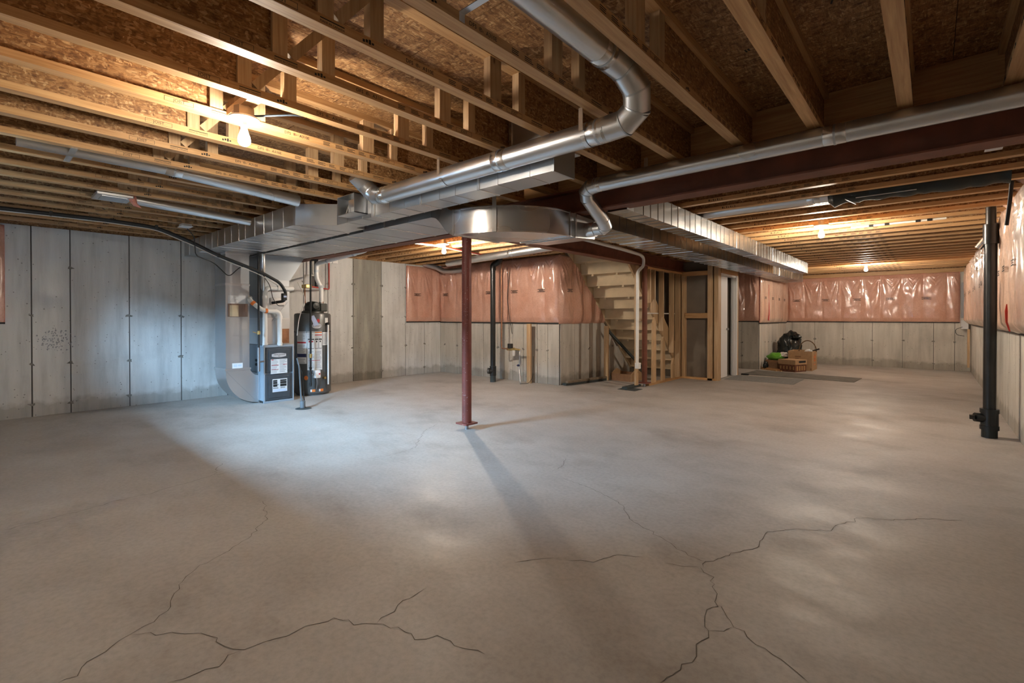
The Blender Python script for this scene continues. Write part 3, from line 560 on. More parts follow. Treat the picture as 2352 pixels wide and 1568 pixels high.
t=rduct('round_duct','long round sheet-metal duct with a big bend, crossing below the joists in the middle',
 [[(-1.155,YB+.02,2.465),(-1.155,2.0,2.455)],[(-1.32,2.25,2.222),(-3.42,2.25,2.222)]],r,elb=[([(-1.155,2.0,2.455),(-1.125,2.10,2.425),(-1.105,2.19,2.35),(-1.125,2.235,2.275),(-1.20,2.25,2.228),(-1.32,2.25,2.222)],1),([(-3.42,2.25,2.222),(-3.50,2.245,2.235),(-3.545,2.22,2.28),(-3.56,2.17,2.33),(-3.56,2.10,2.38)],1)])
for x in(-2.06,): joint(t,(x,2.25,2.222),(1,0,0),r)
joint(t,(-1.35,2.25,2.222),(1,0,0),r); joint(t,(-3.38,2.25,2.222),(1,0,0),r); joint(t,(-1.155,1.95,2.455),(0,1,0),r)
for x in(-2.60,-1.42): MB().box((x-.013,2.17,2.222),(x+.013,2.1735,ZJ+.012)).build('hanger_strap',M['foil'],t)
for x in(-2.60,-1.42):
    vs=arc((x-.013,2.25,2.222),r+.003,R(-160),R(-10),12,(0,1,0),(0,0,1)); mb=MB()
    for a,b in zip(vs,vs[1:]): mb.add([a,b,b+Vector((.026,0,0)),a+Vector((.026,0,0))],[(0,1,2,3)])
    mb.build('strap_loop',M['foil'],t)
st=tag(MB().bar((-1.27,1.235,2.37),(-1.08,1.235,2.37),.028,.0025).box((-1.3405,1.221,2.337),(-1.3385,1.249,2.372)).bar((-1.34,1.235,2.37),(-1.27,1.235,2.37),.028,.0025).build('metal_strap',M['galvp']),'thin galvanised strap bridging two joists beneath the overhead round duct','strap')
r=.056
t=rduct('round_duct','round duct running along the near side of the long steel beam',[[(XR-.01,3.28,2.268),(-1.98,3.28,2.265)],[(-2.115,3.33,2.19),(-2.125,3.60,2.045)]],r,
 elb=[([(-1.98,3.28,2.265),(-2.06,3.28,2.255),(-2.10,3.295,2.23),(-2.115,3.33,2.19)],1),([(-2.125,3.60,2.045),(-2.135,3.65,2.01),(-2.17,3.668,2.0),(-2.235,3.665,2.0)],1)])
joint(t,(-.42,3.28,2.266),(1,0,0),r); joint(t,(-2.0,3.28,2.265),(1,0,0),r)
MB().box((-1.56,3.21,2.30),(-1.53,3.2125,ZJ+.03)).build('hanger_strap',M['foil'],t)
t=rduct('round_duct','slim round duct between ceiling joists above the left wall, nearer the bulb',[[(-4.43,.2,2.375),(-4.43,1.0,2.37),(-4.43,2.02,2.30)]],.052); MB().box((-4.64,.44,ZJ-.0045),(-4.235,.475,ZJ)).build('hanger_strap',M['foil'],t)
joint(t,(-4.43,1.05,2.365),(0,1,-.06),.052)
t=rduct('round_duct','short slim round duct ending in a square boot, far left ceiling',[[(-5.67,1.02,2.33),(-5.67,2.05,2.275)]],.042)
MB().box((-5.82,.74,2.31),(-5.52,1.0,2.335)).build('register_boot',M['galvp'],t,bevel=.004); MB().box((-5.78,.78,2.305),(-5.56,.96,2.312)).build('boot_opening',M['galvd'],t)
t=rduct('round_duct','round duct between joists over the right room, wrapped black further on',[[(-1.95,5.40,2.375),(-.72,5.40,2.375)]],.062); joint(t,(-.86,5.40,2.375),(1,0,0),.062)
pts=[(-.74+1.20*i/26,5.40,2.365) for i in range(27)]; rad=[.085+random.uniform(-.009,.01) for _ in pts]; rad[0]=.06; rad[1]=.11
w0=MB().tube(pts,rad,22).build('insulation_sleeve',M['wrap'],t,True); w0['label']='crumpled black plastic sleeve'
MB().bar((-.60,5.31,2.30),(-.52,5.31,2.245),.035,.004).bar((-.52,5.30,2.30),(-.1,5.30,2.302),.01,.004).build('white_strap',M['paper'],w0)
# dryer style duct in the meter corner
t=rduct('round_duct','round duct high in the meter corner, ending in a foil elbow at the insulation',[[(-3.9,5.50,2.236),(-6.9,6.0,2.236)]],.06); joint(t,(-5.0,5.68,2.236),(-1,.167,0),.06)
rduct('foil_elbow','flexible foil elbow above the pink insulation near the left wall',[[(-8.2,6.45,2.36),(-7.95,6.60,2.28),(-7.8,6.66,2.20),(-7.55,6.70,2.19),(-7.25,6.72,2.2)]],.055,mat=M['galvd'])
# ================================================================== furnace corner
t=thing('return_air_drop','tall grey sheet-metal return duct standing against the furnace, with paper pouch','duct',(-7.4,2.44,0))
b=MB().box((-7.62,2.29,.50),(-7.2,2.59,zb))
for z in(.72,.96): b.box((-7.622,2.288,z),(-7.198,2.592,z+.005))
b.build('duct_body',M['galvd'],t)
MB().box((-7.626,2.284,1.655),(-7.194,2.596,1.685)).build('seam_collar',M['galv'],t,bevel=.002); MB().box((-7.635,2.275,.485),(-7.185,2.605,.515)).build('seam_collar',M['galv'],t,bevel=.003); MB().box((-7.626,2.284,2.08),(-7.194,2.596,2.10)).build('seam_collar',M['galv'],t,bevel=.002)
pr=[(-7.2,2.29,.49)]+[tuple(p) for p in arc((-7.2,2.73,.45),.44,PI,PI*1.5,12,(0,1,0),(0,0,1))]+[(-7.2,2.735,.40)]+[tuple(p) for p in arc((-7.2,2.73,.53),.14,PI*1.45,PI*1.05,6,(0,1,0),(0,0,1))]+[(-7.2,2.59,.49)]
bt=MB().prism(pr,(-.42,0,0)).build('curved_boot',M['galv'],t,True)
MB().bar((-7.197,2.30,.47),(-7.197,2.66,.05),.003,.008,(1,0,0)).build('boot_crease',M['galvd'],bt)
MB().box((-7.63,2.70,.005),(-7.19,2.722,.42)).build('tape_edge',M['foil'],bt)
po=MB().box((-7.2,2.315,1.225),(-7.185,2.565,1.405)).build('document_pouch',M['brownpouch'],t); MB().box((-7.186,2.335,1.23),(-7.183,2.445,1.385)).build('torn_paper',M['cream'],po)
pp=MB().box((-7.2,2.32,1.40),(-7.194,2.54,1.52)).build('paper_sheet',M['paper'],t)
mk=MB(); [mk.box((-7.194,2.34+.01*k,1.43+.016*k),(-7.1935,2.40+.02*(k%3),1.434+.016*k)) for k in range(5)]; tag(mk.build('print',M['grey'],pp),kind='stuff')
lb=MB().box((-7.2,2.37,.515),(-7.197,2.50,.585)).build('sticker',M['white'],t); MB().box((-7.197,2.385,.53),(-7.1965,2.43,.57)).box((-7.197,2.44,.54),(-7.1965,2.485,.565)).build('print',M['lav'],lb)
# furnace
fx=-7.05
t=thing('furnace','charcoal gas furnace cabinet with two front doors, beside the water heater','furnace',(-7.4,2.93,0))
MB().box((-7.78,2.725,.03),(-7.075,3.14,.82)).build('cabinet',M['furnside'],t,bevel=.003)
MB().box((-7.76,2.73,0),(-7.08,3.135,.03)).build('base',M['black'],t)
MB().box((-7.08,2.722,.79),(-7.048,3.143,.825)).box((-7.08,2.722,.0),(-7.05,2.742,.79)).box((-7.08,3.123,.0),(-7.05,3.143,.79)).box((-7.08,2.742,.0),(-7.052,3.123,.03)).build('front_frame',M['furnside'],t,bevel=.002)
def door(z0,z1):
    d=MB().box((-7.08,2.745,z0),(-7.045,3.12,z1)).build('door',M['furn'],t,bevel=.012)
    MB().box((-7.05,2.785,z0+.03),(-7.036,3.085,z1-.03)).build('raised_panel',M['furn'],d,bevel=.012); return d
d1=door(.425,.785); d2=door(.035,.405)
def oval(c,ry,rz,x,th,n=28): return MB().prism([(x,c[0]+ry*math.cos(2*PI*i/n),c[1]+rz*math.sin(2*PI*i/n)) for i in range(n)],(th,0,0))
def blunt(c,hy,hz,x,th):
    p=[]
    for i in range(13): q=-1+2*i/12; p.append((x,c[0]+hy*q,c[1]-hz*(1-.45*q*q)))
    for i in range(13): q=1-2*i/12; p.append((x,c[0]+hy*q,c[1]+hz*(1-.45*q*q)))
    return MB().prism(p,(th,0,0))
bg=blunt((2.925,.675),.10,.03,-7.036,.004).build('badge',M['silver'],d1)
mk=MB(); add_text(mk,'ARMSTRONG',.026,(-7.0316,2.93,.682),(0,1,0),(0,0,1)); add_text(mk,'AIR',.019,(-7.0316,2.925,.661),(0,1,0),(0,0,1)); mk.build('badge_lettering',M['black'],bg)
def sheet(par,y0,y1,z0,z1,x,nl,cols,bars=()):
    s=MB().box((x,y0,z0),(x+.002,y1,z1)).build('label_sheet',M['white'],par); mk=MB(); hh=(z1-z0)/(nl+1)
    for c in range(cols):
        a=y0+(y1-y0)*(c+.06)/cols; bb=y0+(y1-y0)*(c+.94)/cols
        for k in range(nl): mk.box((x+.002,a,z1-hh*(k+1)),(x+.0025,a+(bb-a)*random.uniform(.6,1),z1-hh*(k+1)+hh*.42))
    tag(mk.build('print_lines',M['grey'],s),kind='stuff')
    for m_,a,bb,c,dd in bars: MB().box((x+.002,a,c),(x+.003,bb,dd)).build('print_bar',M[m_],s)
    return s
sheet(d1,2.812,3.042,.412,.62,-7.036,12,2,[('redp',2.82,2.85,.605,.615),('redp',2.82,2.92,.53,.537),('redp',2.98,3.035,.535,.542),('redp',2.82,2.92,.47,.475)])
sheet(d2,2.834,3.04,.15,.335,-7.036,3,2,[('black',2.842,2.90,.30,.322),('black',2.94,3.03,.30,.322),('black',2.842,2.90,.265,.295),('black',2.94,3.03,.265,.295),('black',2.842,2.90,.225,.26),('black',2.94,3.03,.225,.26),('lav',2.842,3.032,.155,.185)])
for z in(.60,.54): MB().lathe((-7.30,2.722,z),[(.02,0),(.02,-.012),(.008,-.02)],12,'y').build('knockout_fitting',M['black'],t)
# evaporator coil box and plenum on top of the furnace
t=thing('coil_plenum','sheet-metal coil box and flared plenum above the furnace','duct',(-7.4,2.93,.82))
b=MB().box((-7.75,2.74,.826),(-7.13,3.12,1.20)).build('coil_case',M['galv'],t); MB().box((-7.13,2.98,.84),(-7.126,3.11,1.05)).build('coil_panel',M['copper'],b)
MB().box((-7.75,2.742,1.20),(-7.135,3.118,1.76)).build('coil_cover',M['galvd'],t); MB().box((-7.757,2.733,1.19),(-7.123,3.127,1.21)).build('seam_collar',M['galvp'],t)
x0,x1=-7.75,-7.2
vs=[(x0,2.74,1.76),(-7.13,2.74,1.76),(-7.13,3.13,1.76),(x0,3.13,1.76),(x0,2.76,zb),(x1,2.76,zb),(x1,3.37,zb),(x0,3.37,zb)]
MB().add(vs,[(0,3,2,1),(4,5,6,7),(0,1,5,4),(1,2,6,5),(2,3,7,6),(3,0,4,7)]).build('flared_plenum',M['galvd'],t)
MB().bar((-7.12,2.86,1.16),(-7.12,3.09,1.44),.004,.004).build('brace_wire',M['steel'],t); MB().box((-7.13,2.85,1.40),(-7.118,3.05,1.50)).build('access_plate',M['galvp'],t)
MB().tube([(-7.0,2.70,2.10),(-7.0,2.70,1.62),(-7.0,2.70,1.58)],[.030,.028,.002],10).build('foil_strip',M['foil'],t,True)
def pipe(name,label,cat,path,r,m,bend=.06,n=12,group=None,rings=(),ring_m=None):
    t=thing(name,label,cat,path[0],group); P=rpath(path,bend)
    MB().tube(P,r,n).build('pipe',M[m],t,True)
    for p,d in rings:
        p=Vector(p);d=Vector(d).normalized(); MB().tube([p-d*.022,p+d*.022],r*1.16,n).build('coupling',M[ring_m or m],t,True)
    return t
pipe('vent_pipe','white plastic vent pipe rising from the left of the furnace top, bent right','pipe',[(-7.09,2.755,.82),(-7.09,2.757,1.635),(-7.09,3.14,1.64),(-7.45,3.30,1.66)],.031,'pvc',.08,16,'furnace vent pipes',[((-7.09,2.757,1.50),(0,0,1)),((-7.09,2.95,1.637),(0,1,0)),((-7.09,2.757,.832),(0,0,1))])
p=pipe('vent_pipe','white plastic vent pipe with orange joints crossing left in front of the furnace plenum','pipe',[(-7.06,2.948,.82),(-7.06,2.948,1.305),(-7.03,2.70,1.31),(-7.12,2.56,1.46),(-7.3,2.645,1.50),(-8.2,2.66,1.55)],.031,'pvc',.08,16,'furnace vent pipes',[((-7.06,2.948,1.22),(0,0,1)),((-7.06,2.948,.832),(0,0,1))])
MB().tube([(-7.035,2.765,1.309),(-7.033,2.735,1.309)],.0335,16).build('orange_primer',M['orange'],p,True); MB().tube([(-7.085,2.615,1.40),(-7.10,2.59,1.428)],.034,16).build('orange_primer',M['orange'],p,True)
p=pipe('gas_pipe','slim black gas pipe with valve feeding the furnace','pipe',[(-6.98,2.63,2.12),(-6.98,2.63,.47)],.013,'rubber',.02,10)
MB().tube([(-6.98,2.63,.98),(-6.98,2.63,1.03)],.022,10).bar((-6.97,2.60,1.0),(-6.97,2.55,1.02),.02,.01).build('valve',M['brass'],p,True); MB().tube([(-6.98,2.63,.60),(-7.04,2.722,.60)],.012,10).build('branch',M['steel'],p,True); MB().tube([(-6.98,2.63,.47),(-6.98,2.63,.80)],.017,10).build('sediment_trap',M['steel'],p,True)
# refrigerant line set and cables
p=pipe('line_set','thick black bundle of lines sweeping down from the ceiling to the furnace coil','cable',[(-6.86,YB+.02,2.285),(-6.82,.55,2.285),(-6.74,1.0,2.275),(-6.72,1.42,2.255),(-6.82,1.80,2.14),(-6.88,2.11,2.01),(-6.90,2.63,1.838),(-6.91,2.90,1.70),(-6.93,2.985,1.56),(-6.95,2.97,1.45),(-7.12,2.87,1.425)],.021,'rubber',.12,12)
MB().tube(rpath([(-6.86,YB+.02,2.255),(-6.82,.55,2.262),(-6.74,1.0,2.25),(-6.73,1.42,2.23),(-6.83,1.80,2.11),(-6.89,2.11,1.985),(-6.91,2.63,1.80),(-6.93,2.88,1.66)],.1),.005,8).build('white_wire',M['cable_w'],p,True)
MB().box((-6.965,2.925,1.46),(-6.895,2.985,1.56)).build('drain_trap',M['rubber'],p,bevel=.008); MB().box((-6.897,2.935,1.50),(-6.893,2.975,1.525)).build('sticker',M['lav'],p)
for y,z,x in((.55,2.285,-6.82),(1.42,2.255,-6.72),(2.11,2.01,-6.88)): MB().bar((x,y-.012,z+.004),(x,y+.012,z-.002),.05,.05).build('tie_wrap',M['rubber'],p)
tag(MB().tube(rpath([(-6.70,1.72,2.28),(-6.72,1.80,2.20),(-6.9,1.86,1.99),(-7.0,2.10,1.92),(-7.1,2.30,1.76),(-7.05,2.42,1.90),(-6.93,2.45,1.91)],.06),.006,8).build('thermostat_cable',M['rubber'],None,True),'loose thin black cable looping from a ceiling box beside the return duct','cable')
tag(MB().tube(rpath([(-6.92,2.66,1.81),(-6.92,2.76,1.66),(-6.93,2.80,1.48),(-6.95,2.88,1.38),(-7.1,3.02,1.385)],.05),.005,8).build('power_cord',M['rubber'],None,True),'thin black wire hanging below the line bundle in front of the coil','cable')
bx=tag(MB().box((-6.80,1.66,2.306),(-6.66,1.76,2.333)).box((-6.82,1.65,2.300),(-6.64,1.77,2.307)).build('junction_box',M['porc'],None,bevel=.004),'small white junction plate under the joists at the far left','junction box')
tag(MB().tube([(-5.60,.985,2.40),(-5.6,1.0,2.33),(-5.58,1.02,2.27),(-5.55,1.06,2.24)],[.03,.035,.02,.003],7).build('insulation_tuft',M['fibre'],None,True),'torn tuft of insulation and film hanging beside the square duct boot','insulation')
# water heater
hc=(-7.44,3.62);hr=.272
t=thing('water_heater','tall graphite water heater tank covered in labels, right of the furnace','water heater',(*hc,0))
MB().lathe((*hc,0),[(hr-.03,0),(hr-.03,.03),(hr-.004,.032),(hr,.05),(hr,1.255),(hr-.01,1.275),(hr-.05,1.285)],48).build('tank',M['heater'],t,True)
MB().lathe((*hc,0),[(hr+.001,.985),(hr+.003,.987),(hr+.003,.993),(hr+.001,.995)],48).build('jacket_seam',M['black'],t,True)
fa=math.atan2(-hc[1],-hc[0])  # direction to the camera
def cp(par,name,m,a0,a1,z0,z1,th=.002,r=hr): return MB().patch(hc,r,fa+a0,fa+a1,z0,z1,10,th).build(name,M[m],par,True)
L1=cp(t,'label_sheet','white',-.95,-.33,.50,1.0); L2=cp(t,'label_sheet','white',-.30,.52,.40,1.0); L3=cp(t,'label_sheet','white',.55,.95,.78,.99)
def lines(par,a0,a1,z0,z1,n,m='grey'):
    mk=MB(); h=(z1-z0)/n
    for k in range(n): mk.patch(hc,hr+.002,fa+a0,fa+a0+(a1-a0)*random.uniform(.7,1),z0+h*k,z0+h*k+h*.45,6,.0006)
    tag(mk.build('print_lines',M[m],par),kind='stuff')
lines(L1,-.90,-.38,.86,.985,9); cp(L1,'print_bar','redp',-.94,-.36,.815,.84,.001,hr+.002); lines(L1,-.90,-.38,.67,.80,9); cp(L1,'print_bar','blue',-.94,-.34,.60,.655,.001,hr+.002); lines(L1,-.88,-.4,.51,.59,3)
lines(L2,-.26,.06,.89,.985,6); lines(L2,.14,.48,.89,.93,3); cp(L2,'print_bar','orange',.12,.50,.975,.99,.001,hr+.002); cp(L2,'print_bar','redp',.12,.50,.935,.95,.001,hr+.002)
for a0,a1 in((-.26,.08),(.12,.30),(.32,.50)):
    q=cp(L2,'warning_panel','black',a0,a1,.73,.885,.0008,hr+.002); cp(q,'panel_face','white',a0+.012,a1-.012,.737,.867,.0006,hr+.0028); cp(q,'pictogram','redp' if a0<0 else 'black',a0+.05,a1-.06,.83,.855,.0006,hr+.0034)
lines(L2,-.26,.06,.43,.70,16); lines(L2,.14,.48,.43,.70,16); cp(L2,'print_bar','redp',-.2,.4,.545,.551,.001,hr+.0026); lines(L3,.58,.9,.80,.97,8)
lg=MB(); n=28
for i in range(n):
    pass
def surf(a,z,r): return Vector((hc[0]+r*math.cos(fa+a),hc[1]+r*math.sin(fa+a),z))
def heat_oval(name,m,a,z,ra,rz,par,off=.002):
    ring=[surf(a+ra*math.cos(2*PI*i/28),z+rz*math.sin(2*PI*i/28),hr+off) for i in range(28)]; back=[surf(a+ra*math.cos(2*PI*i/28),z+rz*math.sin(2*PI*i/28),hr-.004) for i in range(28)]
    return MB().add(ring+back,[tuple(range(28))]+[(i,28+i,28+(i+1)%28,(i+1)%28) for i in range(28)]).build(name,M[m],par)
ov=heat_oval('badge','silver',.22,1.085,.26,.042,t); o2=heat_oval('badge_ring','grey',.22,1.085,.235,.035,ov,.003); heat_oval('badge_face','silver',.22,1.085,.225,.032,o2,.004)
e1=surf(.22,1.085,hr+.0055); n1=Vector((math.cos(fa+.22),math.sin(fa+.22),0)); u1=Vector((-n1.y,n1.x,0))
mk=MB(); add_text(mk,'enercare',.034,e1,u1,(0,0,1)); mk.build('badge_lettering',M['blue'],ov)
heat_oval('red_roundel','redp',.30,1.165,.085,.03,t)
cp(t,'sticker','white',.72,.95,1.13,1.21); cp(t,'energy_sticker','brownpouch',.93,1.12,.86,1.04)
heat_oval('orange_roundel','orange',-.36,.28,.11,.035,t); 
for a in(.0,.46): q=cp(t,'caution_sticker','orange',a-.13,a+.13,.06,.10); cp(q,'sticker_edge','white',a-.13,a-.05,.062,.098,.001,hr+.002)
g=surf(.18,.34,hr+.04); vb=MB().box(g-Vector((.045,.045,.06)),g+Vector((.045,.045,.06))).build('gas_control',M['porc'],t,bevel=.012)
MB().lathe(g+Vector((.045,.02,.005)),[(.012,0),(.012,.012)],12,'x').build('red_knob',M['redp'],vb); MB().tube(rpath([g-Vector((0,0,.06)),g+Vector((.01,0,-.13)),surf(.18,.10,hr+.01)],.04),.008,8).build('control_wire',M['steel'],vb,True)
MB().tube([g,surf(.18,.34,hr-.02)],.02,10).build('nipple',M['brass'],vb,True)
MB().lathe((hc[0],hc[1],1.28),[(.17,0),(.165,.03),(.12,.05),(.125,.10),(.11,.155),(.07,.185),(.0,.195)],28).build('vent_blower',M['blower'],t,True)
mt=MB().lathe((hc[0]+.12,hc[1]-.03,1.40),[(.0,.07),(.05,.065),(.065,.04),(.065,-.06)],20,'x').build('blower_motor',M['blower'],t,True)
MB().box((hc[0]-.02,hc[1]+.08,1.31),(hc[0]+.1,hc[1]+.20,1.44)).build('blower_outlet',M['blower'],t,bevel=.015); MB().tube([(-7.40,3.745,1.43),(-7.40,3.745,1.47)],.037,18).build('outlet_clamp',M['foil'],t,True)
MB().tube(rpath([surf(.82,1.11,hr+.01),surf(.82,1.11,hr+.035),surf(.82,.16,hr+.035)],.02),.013,10).build('relief_pipe',M['pvc'],t,True); MB().tube([surf(.82,1.11,hr-.01),surf(.82,1.12,hr+.045)],.022,10).build('relief_valve',M['black'],t,True)
MB().tube([surf(.62,.27,hr-.01),surf(.62,.27,hr+.04)],.018,10).build('drain_valve',M['brass'],t,True)
tg=tag(MB().prism([surf(-.10,1.235,hr+.05),surf(.06,1.25,hr+.05),surf(.27,1.115,hr+.05),surf(.27,1.10,hr+.05),surf(.06,1.08,hr+.05)],Vector((.002,-.001,0))).build('hanging_tag',M['lav']),'pale blue paper tag hanging on the pipe before the water heater','tag')
p=pipe('gas_pipe','black iron gas pipe running down the front of the water heater','pipe',[(-7.12,3.55,2.10),(-7.12,3.435,2.09),(-7.12,3.43,.16)],.014,'rubber',.03,10)
MB().tube([(-7.12,3.43,.60),(-7.12,3.43,.66)],.024,10).build('valve',M['brass'],p,True); MB().tube([(-7.12,3.43,.34),(-7.16,3.52,.34)],.012,10).build('branch',M['steel'],p,True)
for z in(.44,.36,.20): MB().tube([(-7.12,3.43,z-.02),(-7.12,3.43,z+.02)],.02,10).build('coupling',M['rubber'],p,True)
pipe('vent_pipe','white plastic vent from the water heater blower, kinked and rising to the beam','pipe',[(-7.40,3.745,1.45),(-7.40,3.745,1.70),(-7.42,3.675,1.84),(-7.42,3.675,2.075),(-7.25,3.70,2.095),(-6.12,3.72,2.165),(-6.02,3.72,2.18),(-6.0,3.72,2.29)],.033,'pvc',.07,16,None,[((-7.40,3.745,1.71),(0,0,1)),((-7.42,3.675,1.96),(0,0,1)),((-6.35,3.716,2.151),(1,0,.06)),((-7.1,3.703,2.104),(1,0,.06)),((-6.0,3.72,2.25),(0,0,1))],'pvcg')
p=pipe('water_pipe','red plastic water line bending down the left wall behind the heater','pipe',[(-8.17,4.28,2.30),(-8.15,4.27,1.72),(-7.95,3.86,1.74),(-7.6,3.60,1.72)],.012,'pex',.03,8); MB().box((-7.68,3.55,1.69),(-7.52,3.66,1.75)).build('mixing_valve',M['brass'],p,bevel=.01)
pipe('water_pipe','thin copper pipe dropping behind the water heater blower','pipe',[(-7.58,3.56,1.70),(-7.58,3.56,1.50),(-7.55,3.58,1.28)],.011,'copper',.03,8)
pipe('water_pipe','white plastic water line above the mixing valve','pipe',[(-7.6,3.56,1.74),(-7.6,3.56,1.90),(-7.6,3.80,1.905),(-8.1,3.95,1.95),(-8.1,3.95,2.3)],.012,'pexw',.03,8)
pipe('drain_pipe','dark drain pipe fixed to the wall behind the vent pipe','pipe',[(-8.18,4.05,2.32),(-8.18,4.05,1.75)],.03,'abs',.03,12)
tag(MB().box((-8.24,4.30,2.20),(-8.16,4.34,2.31)).box((-8.24,4.36,2.20),(-8.18,4.46,2.30)).build('outlet_box',M['porc'],None,bevel=.004),'small white electrical box on the left wall below the joists','electrical box')
tag(MB().tube(rpath([(-7.2,3.27,1.75),(-7.0,3.30,1.5),(-7.05,3.22,1.2),(-7.0,3.17,.95)],.1),.006,8).build('drain_tube',M['cable_w'],None,True),'thin pale tube slanting down between furnace and water heater','tube')
p=pipe('condensate_drain','dark grey condensate hose slanting from the furnace side to the floor drain','pipe',[(-7.0,3.165,.62),(-6.98,3.19,.50),(-6.42,2.96,.14),(-6.33,2.93,.10),(-6.30,2.93,-.0)],.012,'hose',.05,10)
MB().tube(rpath([(-7.0,3.165,.55),(-6.96,3.22,.42),(-6.40,2.99,.12),(-6.29,2.95,.02)],.05),.008,8).build('second_hose',M['rubber'],p,True); MB().tube([(-6.31,2.93,.01),(-6.31,2.93,.10)],.034,12).build('drain_collar',M['hose'],p,True)
t=tag(MB().lathe((-6.29,2.93,0),[(.10,0),(.10,.004),(.085,.006),(.0,.006)],28).build('floor_drain',M['slate']),'round dark floor drain with grate in front of the furnace','drain')
# ================================================================== pink insulation behind poly film
def insul(label,p,u,length,n,z0,z1,bulge,mat,seed,step=.017,marks=True,cut=None,pillow=.4,fold=1.0,tagz=None,mark_m='black'):
    p=Vector((*p,0));u=Vector((*u,0));n=Vector((*n,0));Z=Vector((0,0,1))
    nu=max(4,int(length/step));nv=max(4,int((z1-z0)/step)); vs=[];fs=[]
    st=[random.Random(seed*7+k).uniform(-.05,.05)+.41*k for k in range(int(length/.41)+2)]
    for j in range(nv+1):
        for i in range(nu+1):
            a=length*i/nu; q=j/nv; z=z0+(z1-z0)*q; z=max(z0,min(z,cut(a))) if cut else z
            e=max(0,min(1,min(a,length-a)/.09))**.5*max(0,min(1,min(q,1-q)*(z1-z0)/.10))**.5
            d=bulge*(.45+.55*abs(math.sin(PI*a/pillow+seed))**.6)
            # folds fanning out from the staples along the top edge
            k=min(st,key=lambda s:abs(s-a)); dx=a-k; dz=(z1-z)+.04; ang=math.atan2(dx,dz); rr=math.hypot(dx,dz)
            w1=noise.noise((k*3,seed,rr*1.5)); ph=ang*15+w1*3; f=max(0,1-abs(2*(ph/PI%1)-1))**1.6*min(1,rr*3)*math.exp(-rr*1.5)*(.55+.45*math.sin(k*17+ang*5))
            q2=a*13+z*6*math.sin(a*1.7+seed)+noise.noise((a*2,z*2,seed))*5; f+=.35*max(0,1-abs(2*(q2/PI%1)-1))**2*max(0,noise.noise((a*1.5+seed,z*1.2,1))+.15)
            g=noise.ridged_multi_fractal(Vector((a*2.3+seed*5,z*1.1+a*.8,seed)),1.0,2.1,3,1.0,2.0)
            h=noise.noise(Vector((a*6+seed,z*5,seed*3)))
            d+=fold*(.020*f+.009*(g-.9)+.005*h)
            sag=.012*noise.noise(Vector((a*3,seed,0)))*(1 if j in(0,) else 0)
            vs.append(p+u*a+Z*(z+sag)+n*(.012+max(.004,d)*e))
    for j in range(nv):
        for i in range(nu):
            if cut:
                am=length*(i+.5)/nu; zm=z0+(z1-z0)*(j+.5)/nv
                if zm-(z1-z0)/nv>cut(am): continue
            c=(j*(nu+1)+i,j*(nu+1)+i+1,(j+1)*(nu+1)+i+1,(j+1)*(nu+1)+i)
            fs.append(c if u.cross(Z).dot(n)>0 else c[::-1])
    mb=MB(); mb.add(vs,fs)
    t=thing('wall_insulation',label,'insulation',p+u*length/2+Z*z0,'pink insulation behind plastic film')
    o=mb.build('plastic_film',mat,t,True)
    bb=MB(); c=[p+n*.001,p+u*length+n*.001,p+u*length+n*.02,p+n*.02]
    if not cut:
        bb.add([q+Z*(z0+.01) for q in c]+[q+Z*(z1-.005) for q in c],[(0,1,2,3),(4,5,6,7),(0,1,5,4),(1,2,6,5),(2,3,7,6),(3,0,4,7)]); bb.build('fibre_batt',M['fibre'],t)
    mk=MB(); zz=tagz or (z0+(z1-z0)*.47); a=.25
    while marks and a<length-.25:
        if not cut or zz<cut(a+.1):
            i=min(nu,max(0,int(round(a/length*nu)))); j=min(nv,int((zz-z0)/(z1-z0)*nv)); dep=max((v-p).dot(n) for k2 in range(-9,10) for v in [vs[j*(nu+1)+min(nu,max(0,i+k2))]])+.003
            b=p+u*a+n*dep
            for r_,wd,zo in((0,.17,.036),(1,.10,.016),(2,.17,-.004)):
                x=-wd/2
                while x<wd/2:
                    ww=random.uniform(.012,.03); s0=b+u*x+Z*(zz+zo); s1=b+u*min(x+ww,wd/2)+Z*(zz+zo)
                    mk.add([s0,s1,s1+Z*.012,s0+Z*.012,s0+n*.001,s1+n*.001,s1+n*.001+Z*.012,s0+n*.001+Z*.012],[(0,1,2,3),(4,5,6,7),(0,1,5,4),(1,2,6,5),(2,3,7,6),(3,0,4,7)]); x+=ww+.006
        a+=.66
    if mk.v: tag(mk.build('printed_marks',M[mark_m],t),kind='stuff')
    eb=MB(); 
    if not cut: eb.bar(p+Z*z0+n*.015,p+u*length+Z*z0+n*.015,.02,.022); eb.build('bottom_lath',M['rubber'],t)
    return t
insul('pink film-covered insulation strip on the left wall in the meter corner',(XL,6.02),(0,1),.93,(1,0),1.12,2.30,.045,M['pink'],1,marks=True)
insul('pink film-covered insulation across the back wall behind the black stack',(XL+.02,6.95),(1,0),3.25,(0,-1),1.11,2.335,.05,M['pink'],2,fold=2.2)
insul('pink insulation wedge below the stair slope, glossy and wrinkled',(-4.98,6.90),(0,1),1.75,(1,0),1.10,2.335,.05,M['pink'],3,cut=lambda a: 2.34-.95*(a+6.90-7.20),fold=2.2)
insul('dark orange-pink insulation panel in shade beside the white door',(-4.0,12.1),(1,0),1.0,(0,-1),1.12,2.30,.05,M['pink'],4,fold=2.0)
insul('pale pink insulation on the alcove wall above the garbage bag',(-3.0,12.08),(0,1),2.70,(1,0),1.08,2.30,.06,M['pinkpale'],5,pillow=.9)
insul('wide pink insulation across the far end wall below a bare bulb',(-2.98,YF),(1,0),3.46,(0,-1),1.10,2.25,.05,M['pink'],6,fold=1.6,step=.014)
